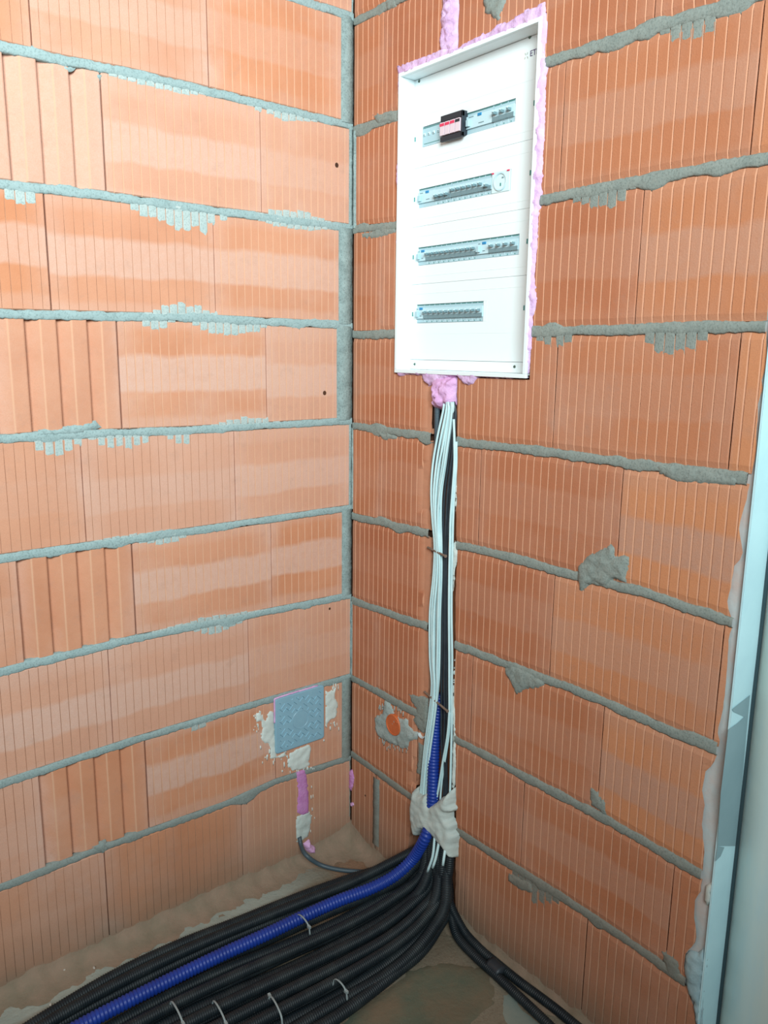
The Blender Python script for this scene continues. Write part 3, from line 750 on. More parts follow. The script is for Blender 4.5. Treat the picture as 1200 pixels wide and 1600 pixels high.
def rcd(row, f0, f1):
    u0, u1, z0, z1 = dev(row, f0, f1); H = z1-z0; W_ = u1-u0
    b = bx('residual_current_device', [(u0+.0003, u1-.0003, z0+.001, z1-.001, CD-.002, CD+.02), (u0+.0003, u1-.0003, z0+H*.24, z1-H*.2, CD-.006, CD-.002, 1), (u0+.001, u1-.001, z1-H*.06, z1-H*.03, CD-.0027, CD-.002, 2)], ['device_grey', 'device_light', 'device_green'], board)
    bx('test_button', [(u0+W_*.46, u0+W_*.46+min(.012, W_*.45), z1-H*.30, z1-H*.17, CD-.0075, CD-.0055)], 'device_blue', b, .001)
    bx('toggle', [(u0+W_*.08, u0+W_*.08+.009, z0+H*.32, z0+H*.62, CD-.013, CD-.006)], 'device_grey', b, .001)
    bx('marking', [(u0+W_*.12, u0+W_*.3, z1-H*.27, z1-H*.23, CD-.0065, CD-.0055)], 'device_dark', b); bx('marking', [(u0+W_*.5, u0+W_*.7, z0+H*.36, z0+H*.40, CD-.0065, CD-.0055)], 'device_dark', b)
# row 1
u0, u1, z0, z1 = dev(0, 0, .235); H = z1-z0
o = bx('meter_module', [(u0, u1, z0+.001, z1-.002, CD-.003, CD+.02), (u0+.002, u1-.008, z1-.0045, z1-.003, CD-.004, CD-.003, 1), (u0+.006, u1-.01, z0+H*.13, z0+H*.155, CD-.0036, CD-.003, 1)], ['device_grey', 'device_green'], board)
for i in range(4):
    c = u0+(u1-u0)*(.12+.235*i); bx('indicator', [(c-.003, c+.003, z0+H*.52, z0+H*.66, CD-.006, CD-.003), (c-.0012, c+.0016, z0+H*.54, z0+H*.60, CD-.0066, CD-.006, 1)], ['socket_white', 'device_dark'], o, .0008)
u0, u1, z0, z1 = dev(0, .262, .512); H = z1-z0
o = bx('surge_arrester', [(u0, u1, z0-.001, z1+.005, CD-.012, CD+.02), (u0+.002, u1, z0-.005, z0+.006, CD-.019, CD-.012), (u0+.002, u1, z1-.008, z1+.005, CD-.019, CD-.012), (u1-.004, u1, z0-.004, z1+.004, CD-.019, CD-.012)], 'device_black', board, .001)
for i in range(4):
    wv = (u1-u0-.006)/4; c0 = u0+.001+wv*i
    q = bx('cartridge', [(c0+.0016, c0+wv-.0016, z0+.008, z1-.010, CD-.021, CD-.012), (c0+.0012, c0+wv-.0012, z1-.018, z1-.012, CD-.0216, CD-.021, 1)], ['device_pinkish', 'device_red' if i < 3 else 'device_black'], o, 0)
    if i < 3: bx('cartridge_head', [(c0+.0014, c0+wv-.0014, z1-.012, z1-.0095, CD-.0225, CD-.019)], 'device_red', q)
rcd(0, .505, .78)
for i in range(3): breaker(0, .785+i*.07, .785+(i+1)*.07)
# row 2
rcd(1, 0, .20)
for i in range(3): breaker(1, .20+i*.06, .26+i*.06, False)
for i in range(6): breaker(1, .385+i*.0595, .385+(i+1)*.0595)
breaker(1, .744, .815, False)
u0, u1, z0, z1 = dev(1, .82, .995)
o = bx('socket_outlet', [(u0, u1, z0, z1, CD-.006, CD+.02)], 'socket_white', board, .001)
cu, cz = (u0+u1)/2, (z0+z1)/2
bm = bmesh.new(); R_ = .0195
for k in range(28):
    t0, t1 = 2*math.pi*k/28, 2*math.pi*(k+1)/28
    rr_ = [(R_, CD-.0062), (R_-.0005, CD-.0085), (R_-.003, CD-.0085), (R_-.004, CD-.0063)]
    for (ra, xa), (rb, xb) in zip(rr_, rr_[1:]):
        bm.faces.new([bm.verts.new((x, -cu-r*math.cos(t), cz+r*math.sin(t))) for r, x, t in ((ra, xa, t0), (rb, xb, t0), (rb, xb, t1), (ra, xa, t1))])
q = mk('socket_ring', bm, 'device_light'); origin(q, (CD, -cu, cz)); q.parent = o; q.location = q.location-(o.location+BO)
bx('contact_hole', [(cu+.004, cu+.009, cz+.006, cz+.009, CD-.0068, CD-.006)], 'device_dark', o); bx('contact_hole', [(cu-.001, cu+.002, cz-.009, cz-.003, CD-.0068, CD-.006)], 'device_green', o)
bx('red_mark', [(u0, u0+.006, z1-.004, z1-.001, CD-.0072, CD-.006)], 'device_red', o); bx('red_mark', [(u1-.008, u1, z1-.0035, z1-.0005, CD-.0072, CD-.006)], 'device_red', o)
# row 3
rcd(2, 0, .095)
for i in range(10): breaker(2, .095+i*.0525, .095+(i+1)*.0525)
rcd(2, .62, .735)
for i in range(4): breaker(2, .735+i*.065, .735+(i+1)*.065)
# row 4
rcd(3, 0, .115)
for i in range(11): breaker(3, .115+i*.0755, .115+(i+1)*.0755)
u0, u1, z0, z1 = dev(3, .95, 1.0); bx('blanking_strip', [(u0, u1, z0, z1, CD-.004, CD+.004)], 'board_white', board, .0006)
# maker's mark
def letters(txt, x, y, size, mat, name):
    u, z = C(x, y); cu_ = bpy.data.curves.new(name, 'FONT'); cu_.body = txt; cu_.size = size; cu_.extrude = .0002
    o = bpy.data.objects.new(name+'_tmp', cu_); COL.objects.link(o); dg = bpy.context.evaluated_depsgraph_get(); me = bpy.data.meshes.new_from_object(o.evaluated_get(dg)); bpy.data.objects.remove(o)
    me.materials.append(MATS[mat]); q = bpy.data.objects.new(name, me); COL.objects.link(q)
    me.transform(Matrix(((0, 0, -1, 0), (-1, 0, 0, 0), (0, 1, 0, 0), (0, 0, 0, 1)))); q.parent = board; q.location = Vector((CD-.0046, -u, z))-BO; return q
letters('ETI', 828, 88.5, .0155, 'logo_ink', 'logo_letters')
bm = bmesh.new(); u, z = C(823, 86.5)
for k, (du, dz, l) in enumerate(((-.003, .003, .0045), (.002, .003, .0045), (-.004, -.0045, .004), (.003, -.0045, .004))):
    g = bmesh.ops.create_cube(bm, size=1, matrix=Matrix.Translation((CD-.0046, -u-du, z+dz))@Matrix.Rotation(.35 if du*dz > 0 else -.35, 4, 'X')@Matrix.Diagonal((.0006, .0016, l, 1)))
q = mk('logo_mark', bm, 'logo_grey'); origin(q, (CD, -u, z)); q.parent = board; q.location = q.location-BO

# ------------------------------------------------------------------ pink foam
def lump(name, wall, pts, h, mat, label, cat, base=0., d=0., lump_=.35, ls=55, step=.006, edge=.008, rag_=.002, seed=1., hole=None):
    bm = blob_bm(wall, px(wall, pts, d), h, base, step, edge, lump_, ls, rag_, hole, seed)
    o = mk(name, bm, mat, None, True)
    bb = [v.co.copy() for v in o.data.vertices]; c_ = sum(bb, Vector())/len(bb); origin(o, c_); tag(o, label, cat); return o
ring = [(622, 590), (622, 400), (622, 330), (620, 262), (623, 248), (623, 150), (622, 103), (640, 96), (660, 88), (672, 84), (690, 76), (716, 74), (735, 62), (757, 52), (772, 44), (778, 36), (792, 34), (806, 26), (820, 16), (836, 10), (853, 0), (854, 20), (856, 45), (853, 68), (850, 78), (856, 104), (855, 118), (853, 140), (852, 190), (851, 212), (849, 260), (847, 300), (843, 330), (839, 400), (835, 432), (838, 456), (840, 470), (832, 500), (831, 530), (828, 560), (824, 590), (790, 592), (748, 590), (740, 600), (732, 604), (722, 598), (715, 588), (700, 590), (678, 600), (668, 604), (663, 597), (660, 588), (640, 586)]
hole = [(U0+.002, Z0+.002), (U1-.002, Z0+.002), (U1-.002, Z1-.002), (U0+.002, Z1-.002)]
lump('foam_seam', 'r', ring, .007, 'foam_pale', 'pale pink foam squeezed out all round the white distribution board', 'foam', hole=hole, seed=3., rag_=.004, edge=.003, step=.005)
lump('foam_column', 'r', [(686, 86), (684, 60), (688, 44), (684, 32), (690, 12), (691, -25), (693, -320), (722, -320), (718, -25), (717, 20), (716, 50), (714, 72), (708, 84)], .012, 'foam_pale', 'vertical run of pink foam going up from the top of the board', 'foam', base=-.004, lump_=.5, ls=70, edge=.012, seed=5.)
lump('foam_plug', 'r', [(675, 598), (674, 615), (674, 634), (680, 641), (690, 641), (700, 637), (711, 634), (712, 615), (714, 600), (712, 586), (676, 586)], .030, 'foam_bright', 'rounded plug of pink foam over the cables just below the board', 'foam', base=-.012, lump_=.22, ls=60, step=.005, edge=.010, rag_=.001, seed=6.)
lump('foam_strip', 'l', [(462, 1204), (478, 1201), (481, 1215), (484, 1250), (483, 1272), (470, 1275), (463, 1270), (464, 1240)], .0035, 'foam_magenta', 'magenta foam strip on the left wall below the grey junction box lid', 'foam', lump_=.15, edge=.004, rag_=.001, seed=7.)
lump('foam_dab', 'l', [(473, 1318), (484, 1309), (485, 1318), (492, 1322), (490, 1332), (481, 1334), (476, 1328)], .016, 'foam_bright', 'small dab of pink foam beside the bent cable near the floor', 'foam', lump_=.4, edge=.006, step=.004, rag_=.0015, seed=8.)
lump('foam_sliver', 'r', [(546, 1203), (551, 1202), (554, 1216), (552, 1230), (548, 1237), (545, 1225)], .006, 'foam_magenta', 'narrow pink foam sliver in the room corner near the floor', 'foam', edge=.004, step=.003, rag_=.0005, seed=9.)
lump('foam_crumb', 'r', [(547, 1254), (552, 1253), (554, 1258), (550, 1261)], .006, 'foam_bright', 'tiny pink foam crumb in the corner under the foam sliver', 'foam', edge=.003, step=.002, rag_=.0003, seed=10.)

def streak(bm, wall, a, z, wv, hh, d=.0012):
    pts = [(a-wv, z-hh*.6), (a, z-hh), (a+wv*.7, z-hh*.3), (a+wv, z+hh*.6), (a, z+hh), (a-wv, z+hh*.4)]
    c_ = bm.verts.new(P(wall, a, z, d*1.6)); r_ = [bm.verts.new(P(wall, x, y, d)) for x, y in pts]; q_ = [bm.verts.new(P(wall, x, y, -.0005)) for x, y in pts]
    for k in range(6):
        bm.faces.new((r_[k], r_[(k+1) % 6], c_)); bm.faces.new((q_[k], q_[(k+1) % 6], r_[(k+1) % 6], r_[k]))
# ------------------------------------------------------------------ junction box lid and its putty
lc = [A('l', x, y, .006) for x, y in ((427, 1093), (506, 1070), (507, 1153), (433, 1178))]
la0, la1 = (lc[1][0]+lc[2][0])/2, (lc[0][0]+lc[3][0])/2; lz0, lz1 = (lc[2][1]+lc[3][1])/2, (lc[0][1]+lc[1][1])/2
bm = bmesh.new(); cx_, cz_ = (la0+la1)/2, (lz0+lz1)/2; ex, ez = (la1-la0)/2, (lz1-lz0)/2
def rr(e, rad, d, n=5):
    out = []
    for (sx_, sz_, t0) in ((1, 1, 0), (-1, 1, 1), (-1, -1, 2), (1, -1, 3)):
        for k in range(n+1):
            t = (t0+k/n)*math.pi/2; out.append(bm.verts.new(P('l', cx_+sx_*(ex-e-rad)+rad*math.cos(t), cz_+sz_*(ez-e-rad)+rad*math.sin(t), d)))
    return out
loops = [rr(0, .009, -.002), rr(0, .009, .005), rr(.0012, .008, .0068), rr(.0035, .007, .0074)]
for a, b in zip(loops, loops[1:]):
    for k in range(len(a)): bm.faces.new((a[k], a[(k+1) % len(a)], b[(k+1) % len(a)], b[k]))
bm.faces.new(loops[-1])
bmesh.ops.recalc_face_normals(bm, faces=bm.faces)
jb = empty('junction_box', P('l', cx_, cz_, 0)); lid = mk('box_lid', bm, 'lid_grey', jb); lid.data.transform(Matrix.Translation(-P('l', cx_, cz_, 0))); tag(jb, 'square grey plastic junction box lid with diamond tread pattern on the left wall', 'junction box')
bm = bmesh.new()
for i in range(-8, 9):
    for s in (1, -1):
        # line  x*s + z = c ; ribs clipped to the lid and left out of the round plain centre
        c = i*.0185
        seg = []
        for t in np.linspace(-.16, .16, 161):
            x, z = t, c-s*t
            on = abs(x) < ex-.012 and abs(z) < ez-.012 and (x*x+z*z) > .030**2 and (int((t+.16)/.0131+(i % 2)*.5) % 2 == (0 if s == 1 else 1))
            if on: seg.append((x, z))
            else:
                if len(seg) > 2:
                    (xa, za), (xb, zb) = seg[0], seg[-1]; L_ = math.hypot(xb-xa, zb-za); nx_, nz_ = -(zb-za)/L_*.0011, (xb-xa)/L_*.0011
                    lo4 = [bm.verts.new(P('l', cx_+q[0], cz_+q[1], .0073)) for q in ((xa-nx_, za-nz_), (xb-nx_, zb-nz_), (xb+nx_, zb+nz_), (xa+nx_, za+nz_))]
                    h2 = [bm.verts.new(P('l', cx_+q[0], cz_+q[1], .0094)) for q in ((xa, za), (xb, zb))]
                    bm.faces.new((lo4[0], lo4[1], h2[1], h2[0])); bm.faces.new((lo4[2], lo4[3], h2[0], h2[1]))
                    bm.faces.new((lo4[1], lo4[2], h2[1])); bm.faces.new((lo4[3], lo4[0], h2[0]))
                seg = []
for k in range(40):
    t0, t1 = 2*math.pi*k/40, 2*math.pi*(k+1)/40
    q = [bm.verts.new(P('l', cx_+r*math.cos(t), cz_+r*math.sin(t), d)) for r, t, d in ((.0255, t0, .0074), (.0265, t0, .0082), (.0265, t1, .0082), (.0255, t1, .0074))]; bm.faces.new(q)
    q = [bm.verts.new(P('l', cx_+r*math.cos(t), cz_+r*math.sin(t), d)) for r, t, d in ((.0265, t0, .0082), (.0275, t0, .0074), (.0275, t1, .0074), (.0265, t1, .0082))]; bm.faces.new(q)
q = mk('tread_ribs', bm, 'lid_grey', lid); q.data.transform(Matrix.Translation(-P('l', cx_, cz_, 0)))
bm = bmesh.new()
tube(bm, [P('l', la1+.0005, lz1-.070, .004), P('l', la1+.0012, lz1-.03, .006), P('l', la1+.0010, lz1-.004, .006), P('l', la1-.004, lz1+.0012, .006), P('l', cx_+.02, lz1+.0022, .005), P('l', cx_-.03, lz1+.0016, .004), P('l', la0+.02, lz1+.001, .003)], .0023, 8, 0, .004)
for v in bm.verts: v.co += Vector((0, 0, 1))*.0012*n3(v.co, 160)
o = mk('foam_bead', bm, 'foam_bright', None, True); origin(o, P('l', la1, lz1, .004)); tag(o, 'thin pink foam bead along the top and left edges of the junction box lid', 'foam')
def drips(pts, wall, rng, n, seed):
    return pts
lump('putty_smear', 'l', [(398, 1118), (402, 1112), (408, 1110), (411, 1120), (415, 1124), (417, 1113), (426, 1110), (427, 1096), (434, 1180), (446, 1174), (450, 1180), (444, 1184), (420, 1187), (421, 1168), (417, 1162), (414, 1172), (412, 1160), (406, 1157), (409, 1140), (406, 1128), (400, 1130)], .0028, 'putty_white', 'whitish putty smeared on the brick left of the grey box lid', 'putty', seed=11., edge=.003, step=.005, lump_=.3)
lump('putty_smear', 'l', [(508, 1078), (514, 1080), (522, 1076), (524, 1066), (527, 1064), (526, 1078), (524, 1088), (529, 1100), (527, 1118), (522, 1126), (518, 1124), (512, 1132), (508, 1134)], .0028, 'putty_white', 'whitish putty smeared on the brick right of the grey box lid', 'putty', seed=12., edge=.003, step=.005)
lump('putty_smear', 'l', [(450, 1176), (468, 1168), (484, 1161), (487, 1166), (486, 1180), (483, 1190), (488, 1195), (480, 1199), (474, 1203), (462, 1204), (456, 1206), (452, 1200), (450, 1204), (448, 1190), (451, 1184)], .0030, 'putty_white', 'whitish putty streak between the box lid and the magenta foam strip', 'putty', seed=13., edge=.003, step=.005)
lump('putty_smear', 'l', [(463, 1274), (470, 1272), (484, 1266), (488, 1275), (486, 1296), (482, 1308), (476, 1311), (470, 1316), (463, 1316), (462, 1300), (461, 1290)], .0035, 'putty', 'greyish putty daub just below the magenta foam strip', 'putty', seed=14., edge=.004, step=.005)
# loose streaks around it
bm = bmesh.new(); rs = random.Random(5)
for (x, y, l) in ((403, 1134, 9), (417, 1184, 12), (407, 1168, 8), (421, 1174, 10), (444, 1195, 13), (516, 1138, 9), (523, 1134, 7), (520, 1076, 9), (506, 1157, 5), (486, 1200, 6), (441, 1205, 5), (449, 1183, 8), (413, 1150, 8), (399, 1122, 7), (467, 1206, 3)):
    a, z = A('l', x, y); hh = l/640*.5; wv = rs.uniform(.0012, .0024)
    streak(bm, 'l', a, z, wv, hh)
for (x0, y0, x1, y1, n_) in ((396, 1112, 412, 1150, 16), (408, 1165, 450, 1192, 18), (446, 1196, 488, 1210, 12), (508, 1126, 530, 1142, 10), (512, 1064, 530, 1082, 8), (484, 1200, 492, 1300, 10)):
    for _ in range(n_):
        a, z = A('l', rs.uniform(x0, x1), rs.uniform(y0, y1)); wv = rs.uniform(.0007, .0017); hh = rs.uniform(.002, .008)
        streak(bm, 'l', a, z, wv, hh)
o = mk('putty_streaks', bm, 'putty_white', None, True); tag(o, 'loose whitish putty streaks caught on the brick ribs around the box lid', 'putty', kind='stuff')

# ------------------------------------------------------------------ orange capped pipe with its mortar, white pipe end
lump('mortar_patch', 'r', [(600, 1093), (608, 1096), (614, 1106), (618, 1118), (628, 1122), (636, 1120), (641, 1134), (646, 1141), (652, 1145), (650, 1156), (641, 1160), (640, 1168), (628, 1171), (622, 1166), (614, 1165), (606, 1160), (598, 1156), (590, 1148), (586, 1136), (585, 1120), (592, 1116), (598, 1114)], .005, 'mortar_smear', 'grey mortar patch around the orange pipe cap on the right wall', 'mortar', seed=15., edge=.003, rag_=.0028)
bm = bmesh.new()
for (x0, y0, x1, y1) in ((590, 1150, 604, 1162), (604, 1160, 622, 1172), (622, 1164, 642, 1176), (612, 1100, 640, 1120), (592, 1100, 600, 1116)):
    for _ in range(9):
        a, z = A('r', rs.uniform(x0, x1), rs.uniform(y0, y1)); wv = rs.uniform(.0008, .002); hh = rs.uniform(.003, .009)
        streak(bm, 'r', a, z, wv, hh)
o = mk('mortar_streaks', bm, 'mortar_smear', None, True); tag(o, 'loose grey mortar streaks on the brick ribs around the orange cap', 'mortar', kind='stuff')
bm = bmesh.new(); u, z = A('r', 613.5, 1133, .008)
ru = .5*abs(A('r', 626, 1136, .008)[0]-A('r', 600.5, 1130, .008)[0]); R_ = .0280
print('orange', u, z, ru)
prf = [(R_+.002, -.002), (R_+.002, .006), (R_+.0008, .0085), (R_-.0015, .0085), (R_-.002, .0072), (0, .0070)]
rings = [[bm.verts.new(P('r', u+r*math.cos(k*math.pi/18), z+r*math.sin(k*math.pi/18), d)) for k in range(36)] for r, d in prf[:-1]]
for a, b in zip(rings, rings[1:]):
    for k in range(36): bm.faces.new((a[k], a[(k+1) % 36], b[(k+1) % 36], b[k]))
bm.faces.new(rings[-1]); bmesh.ops.recalc_face_normals(bm, faces=bm.faces)
e_ = empty('capped_pipe', P('r', u, z, 0)); o = mk('cap', bm, 'orange_plastic', e_); o.data.transform(Matrix.Translation(-P('r', u, z, 0)))
bm = bmesh.new(); box(bm, -.0105, -.0075, -u-.021, -u-.014, z+.013, z+.018, .0006)
o = mk('pull_tab', bm, 'orange_plastic', e_); o.data.transform(Matrix.Translation(-P('r', u, z, 0))); tag(e_, 'round orange plastic cap on a pipe end in the right wall', 'pipe cap')
bm = bmesh.new(); u, z = A('r', 661, 1147, -.004)
for k in range(20):
    t0, t1 = math.pi*(1.0+k/20*1.0), math.pi*(1.0+(k+1)/20*1.0)
    for (ra, da), (rb, db) in (((.0125, -.004), (.0125, .004)), ((.0125, .004), (.0105, .004)), ((.0105, .004), (.0105, -.01))):
        bm.faces.new([bm.verts.new(P('r', u+r*math.cos(t), z+r*.75*math.sin(t), d)) for r, d, t in ((ra, da, t0), (rb, db, t0), (rb, db, t1), (ra, da, t1))])
o = mk('pipe_sleeve', bm, 'white_plastic', None, True); tag(o, 'white curved pipe sleeve edge showing between the mortar patch and the cables', 'pipe')
bm = bmesh.new()

# ------------------------------------------------------------------ cables in the chase
def chain(pts, d): return [P('r', *A('r', x, y, dd), dd) for (x, y), dd in zip(pts, d if isinstance(d, list) else [d]*len(pts))]
ys_ = [628, 643, 684, 726, 769, 811, 854, 900, 956, 1026, 1069, 1112, 1155, 1199, 1240, 1262]
Ledge = [694, 692, 683, 676, 673.5, 675.5, 679, 677, 671.5, 671.5, 674.5, 671, 665, 660.5, 657, 657]
Redge = [709, 709, 703, 697, 690.5, 689, 690, 690, 688, 687, 685.5, 681, 674, 668, 664.5, 664]
def mkcable(pts, r, mat, name, label, cat, group=None, flat=1.35, sides=10):
    bm = bmesh.new(); tube(bm, pts, r, sides, 0, .012, 1.0)
    o = mk(name, bm, mat, None, True); origin(o, pts[-1]); tag(o, label, cat, group); return o
side = ['leftmost', 'second from the left', 'third from the left', 'fourth from the left', 'fifth from the left']
for i, t in enumerate((.02, .26, .5, .74, .97)):
    sw = .05*math.sin(i*2.1)
    pts = [(L_+(R_-L_)*min(.98, max(.02, t+sw*math.sin(y/90.+i))), y) for L_, R_, y in zip(Ledge, Redge, ys_)]
    mkcable(chain(pts, [.006+.0035*(i % 2)+.001*math.sin(y/60+i*1.7) for y in ys_]), .0030, 'cable_white', 'white_cable', 'white cable, %s in the left group of five in the chase' % side[i], 'cable', 'white cables on the left of the chase')
# second layer: two more that bridge over the black ones in the upper half
mkcable(chain([(700, 628), (701, 643), (693, 690), (684, 740), (680, 800), (683, 850), (683, 900), (678, 960), (677, 1030), (679, 1070), (675, 1120), (668, 1170), (663, 1215), (661, 1262)], .012), .0029, 'cable_white', 'white_cable', 'white cable lying on top of the left white group in the chase', 'cable', None)
mkcable(chain([(706, 628), (706, 643), (701, 684), (694, 730), (686, 780), (684, 830), (687, 880), (685, 956), (683, 1040), (683, 1080), (678, 1130), (671, 1180), (666, 1230), (664, 1262)], .0125), .0029, 'cable_white', 'white_cable', 'white cable crossing the top of the white group beside the black cables', 'cable', None)
# black ones
for i, off in enumerate((0, 4.3, 8.0)):
    pts = [(702+off*.9, 628), (704+off, 643), (706+off*.6, 672), (703+off, 705), (700+off, 730), (695+off*1.1, 769), (693+off*1.0, 811), (692+off*.8, 854), (692+off*.75, 900), (692+off*.75, 956), (691+off*.9, 1030), (690+off, 1069), (690+off*1.1, 1112), (690+off, 1155), (692+off*.7, 1199), (694+off*.6, 1240), (690+off, 1262)]
    mkcable(chain(pts, [.001+.003*(i == 1)]*len(pts)), .0031, 'cable_black', 'black_cable', ('black cable in the chase against the white group', 'black cable in the middle of the three black ones in the chase', 'black cable in the chase next to the right white cables')[i], 'cable', 'black cables in the chase')
# right hand white cables
mkcable(chain([(709, 655), (710, 690), (710, 726), (707, 769), (704, 811), (703, 854), (702, 900), (701.5, 956), (702, 1026), (702, 1069), (702, 1112), (699, 1150), (692, 1190), (686, 1227), (682, 1250), (682, 1270)], .008), .0030, 'cable_white', 'white_cable', 'white cable right of the black ones, swinging left below the lower nail', 'cable')
mkcable(chain([(713, 690), (713, 726), (710, 769), (708, 811), (707, 854), (706, 900), (705.5, 956), (706.5, 1026), (706, 1069), (706, 1112), (705.5, 1150), (704.5, 1190), (703.5, 1227), (702, 1262)], .004), .0030, 'cable_white', 'white_cable', 'rightmost white cable hugging the right edge of the chase', 'cable')
mkcable(chain([(704, 1112), (701, 1150), (695, 1190), (690, 1225), (688, 1250), (688, 1268)], .004), .0027, 'cable_white', 'white_cable', 'short visible white cable behind the left-swinging one above the putty', 'cable')
# grey ribbed conduit at the top left of the chase
bm = bmesh.new(); tube(bm, chain([(683, 625), (683, 660), (683, 700), (685, 760), (688, 800)], [-.006, -.006, -.010, -.016, -.02]), .0072, 12, .0035)
o = mk('grey_conduit', bm, 'cable_grey', None, True); tag(o, 'short grey ribbed conduit hanging beneath the pink foam plug beside white cables', 'conduit')
# white tails under the putty
for i, (pts, lab) in enumerate((([(681, 1290), (679, 1312), (676, 1338), (668, 1362)], 'white cable tail below the putty, nearest the blue conduit'), ([(690, 1295), (686, 1316), (681, 1340), (676, 1356)], 'white cable tail below the putty, middle of three'), ([(696, 1300), (696, 1322), (694, 1338), (692, 1352)], 'shortest white cable tail below the putty, rightmost of three'))):
    mkcable(chain(pts, [.012, .026, .038, .044]), .0036, 'cable_white', 'white_cable', lab, 'cable')
# nails
for (x0, y0, x1, y1, lab) in ((672, 857, 696, 869, 'upper rusty nail holding the cables in the chase'), (667, 1084, 699, 1111, 'lower rusty nail holding the cables in the chase')):
    a = P('r', *A('r', x0, y0, .004), .004); b = P('r', *A('r', x1, y1, .020), .020); bm = bmesh.new()
    d = (b-a).normalized(); tube(bm, [a-d*.012, (a+b)/2, b], .0028, 10, 0, .004)
    e_ = empty('nail', a); o = mk('shank', bm, 'nail_rust', e_, False); o.data.transform(Matrix.Translation(-a))
    bm = bmesh.new(); tube(bm, [b-d*.0005, b+d*.0006, b+d*.0014], .0040, 12, 0, .0008)
    o = mk('nail_head', bm, 'nail_rust', e_, False); o.data.transform(Matrix.Translation(-a)); tag(e_, lab, 'nail')
# putty clump over the cables
lump('putty_clump', 'r', [(645, 1237), (648, 1229), (650, 1238), (654, 1239), (663, 1240), (669, 1234), (671, 1240), (672, 1247), (674, 1255), (680, 1253), (688, 1246), (695, 1244), (700, 1237), (704, 1232), (705, 1260), (709, 1263), (707, 1270), (701, 1272), (701, 1281), (708, 1289), (706, 1300), (711, 1306), (710, 1323), (709, 1343), (703, 1339), (696, 1324), (691, 1322), (686, 1316), (677, 1306), (672, 1299), (666, 1297), (659, 1301), (653, 1309), (647, 1301), (643, 1288), (641, 1268), (643, 1245)], .033, 'putty', 'large greyish putty clump over the cables at the foot of the chase', 'putty', base=.0, d=.016, lump_=.09, ls=24, step=.005, edge=.005, rag_=.0015, seed=21.)
lump('putty_ridge', 'r', [(711, 1003), (714, 996), (713, 986), (711, 1040), (709, 1090), (712, 1120), (711, 1160), (713, 1190), (710, 1225), (706, 1235), (706, 1200), (708, 1150), (706, 1100), (709, 1040)], .004, 'putty_white', 'thin white putty ridge along the right edge of the lower chase', 'putty', seed=22., edge=.003, step=.004)
lump('putty_ridge', 'r', [(711, 700), (714, 718), (715, 730), (713, 745), (714, 760), (712, 790), (710, 800), (710, 760), (709, 730)], .004, 'putty_white', 'thin white putty ridge along the right edge of the upper chase', 'putty', seed=23., edge=.003, step=.004)
lump('putty_ridge', 'r', [(709, 845), (713, 852), (714, 868), (712, 880), (709, 890), (708, 915), (706, 925), (706, 880), (707, 860)], .004, 'putty_white', 'thin white putty ridge right of the chase beside the upper nail', 'putty', seed=24., edge=.003, step=.004)

# ------------------------------------------------------------------ conduits on the floor
def cond(pts, r, mat, label, name='conduit', pitch=.0052, group=None, sides=12):
    dv = Vector(pts[-1])-Vector(pts[-2]); dv.z = 0; pts = list(pts)+[Vector(pts[-1])+dv.normalized()*.6]
    bm = bmesh.new(); tube(bm, pts, r, sides, pitch)
    o = mk(name, bm, mat, None, True); origin(o, pts[-1]); tag(o, label, 'conduit', group); return o
# floor paths: upper edge, middle, lower edge of the bundle (pixels at a height)
UP = [(610, 1352), (540, 1376), (460, 1405), (370, 1440), (280, 1478), (180, 1526), (80, 1582), (-10, 1640)]
MI = [(668, 1392), (630, 1432), (575, 1470), (500, 1508), (420, 1545), (330, 1588), (240, 1634), (150, 1684)]
LO = [(700, 1412), (682, 1452), (655, 1488), (618, 1522), (572, 1556), (520, 1590), (450, 1634), (370, 1690)]
def floorpath(t, z):
    out = []
    for a, b, c in zip(UP, MI, LO):
        l0 = (t-.5)*(t-1)*2; l1 = -4*t*(t-1); l2 = 2*t*(t-.5)
        x = a[0]*l0+b[0]*l1+c[0]*l2; y = a[1]*l0+b[1]*l1+c[1]*l2
        out.append((x, y))
    return out
ordn = ['first', 'second', 'third', 'fourth', 'fifth', 'sixth', 'seventh', 'eighth', 'ninth', 'tenth', 'eleventh', 'twelfth', 'thirteenth', 'fourteenth']
N = 13; rc = random.Random(3)
for i in range(N):
    t = i/(N-1); r = .0150 if i not in (4, 9) else .0125
    fp = floorpath(t, 0); zf = FZ+r+.003
    pts = []
    uu = .335+.088*t; dep = (-.002, -.016, -.028)[i % 3]
    top = P('r', uu, .25, dep); mid = P('r', uu+.004, .165, max(dep, -.014)+.010)
    lift = [.075, .035, .014, .005, 0, 0, 0, 0]
    pts = [top, mid]
    for k, (x, y) in enumerate(fp):
        wob = .004*math.sin(k*1.7+i*2.3); zz = zf+lift[k]*(.6+.5*(i % 3)/2)+.002*(i % 2)
        q = F(x, y, zz); pts.append(q+Vector((0, wob*(k > 1), 0)))
    if t < .15: pts = [P('r', .325, .17, -.025), P('r', .315, .10, .012)]+pts[3:]
    cond(pts, r, 'conduit_black', 'black corrugated floor conduit, %s counted from the left wall side of the bundle' % ordn[i], 'conduit', .0055 if r > .013 else .0045, 'black conduits of the floor bundle')
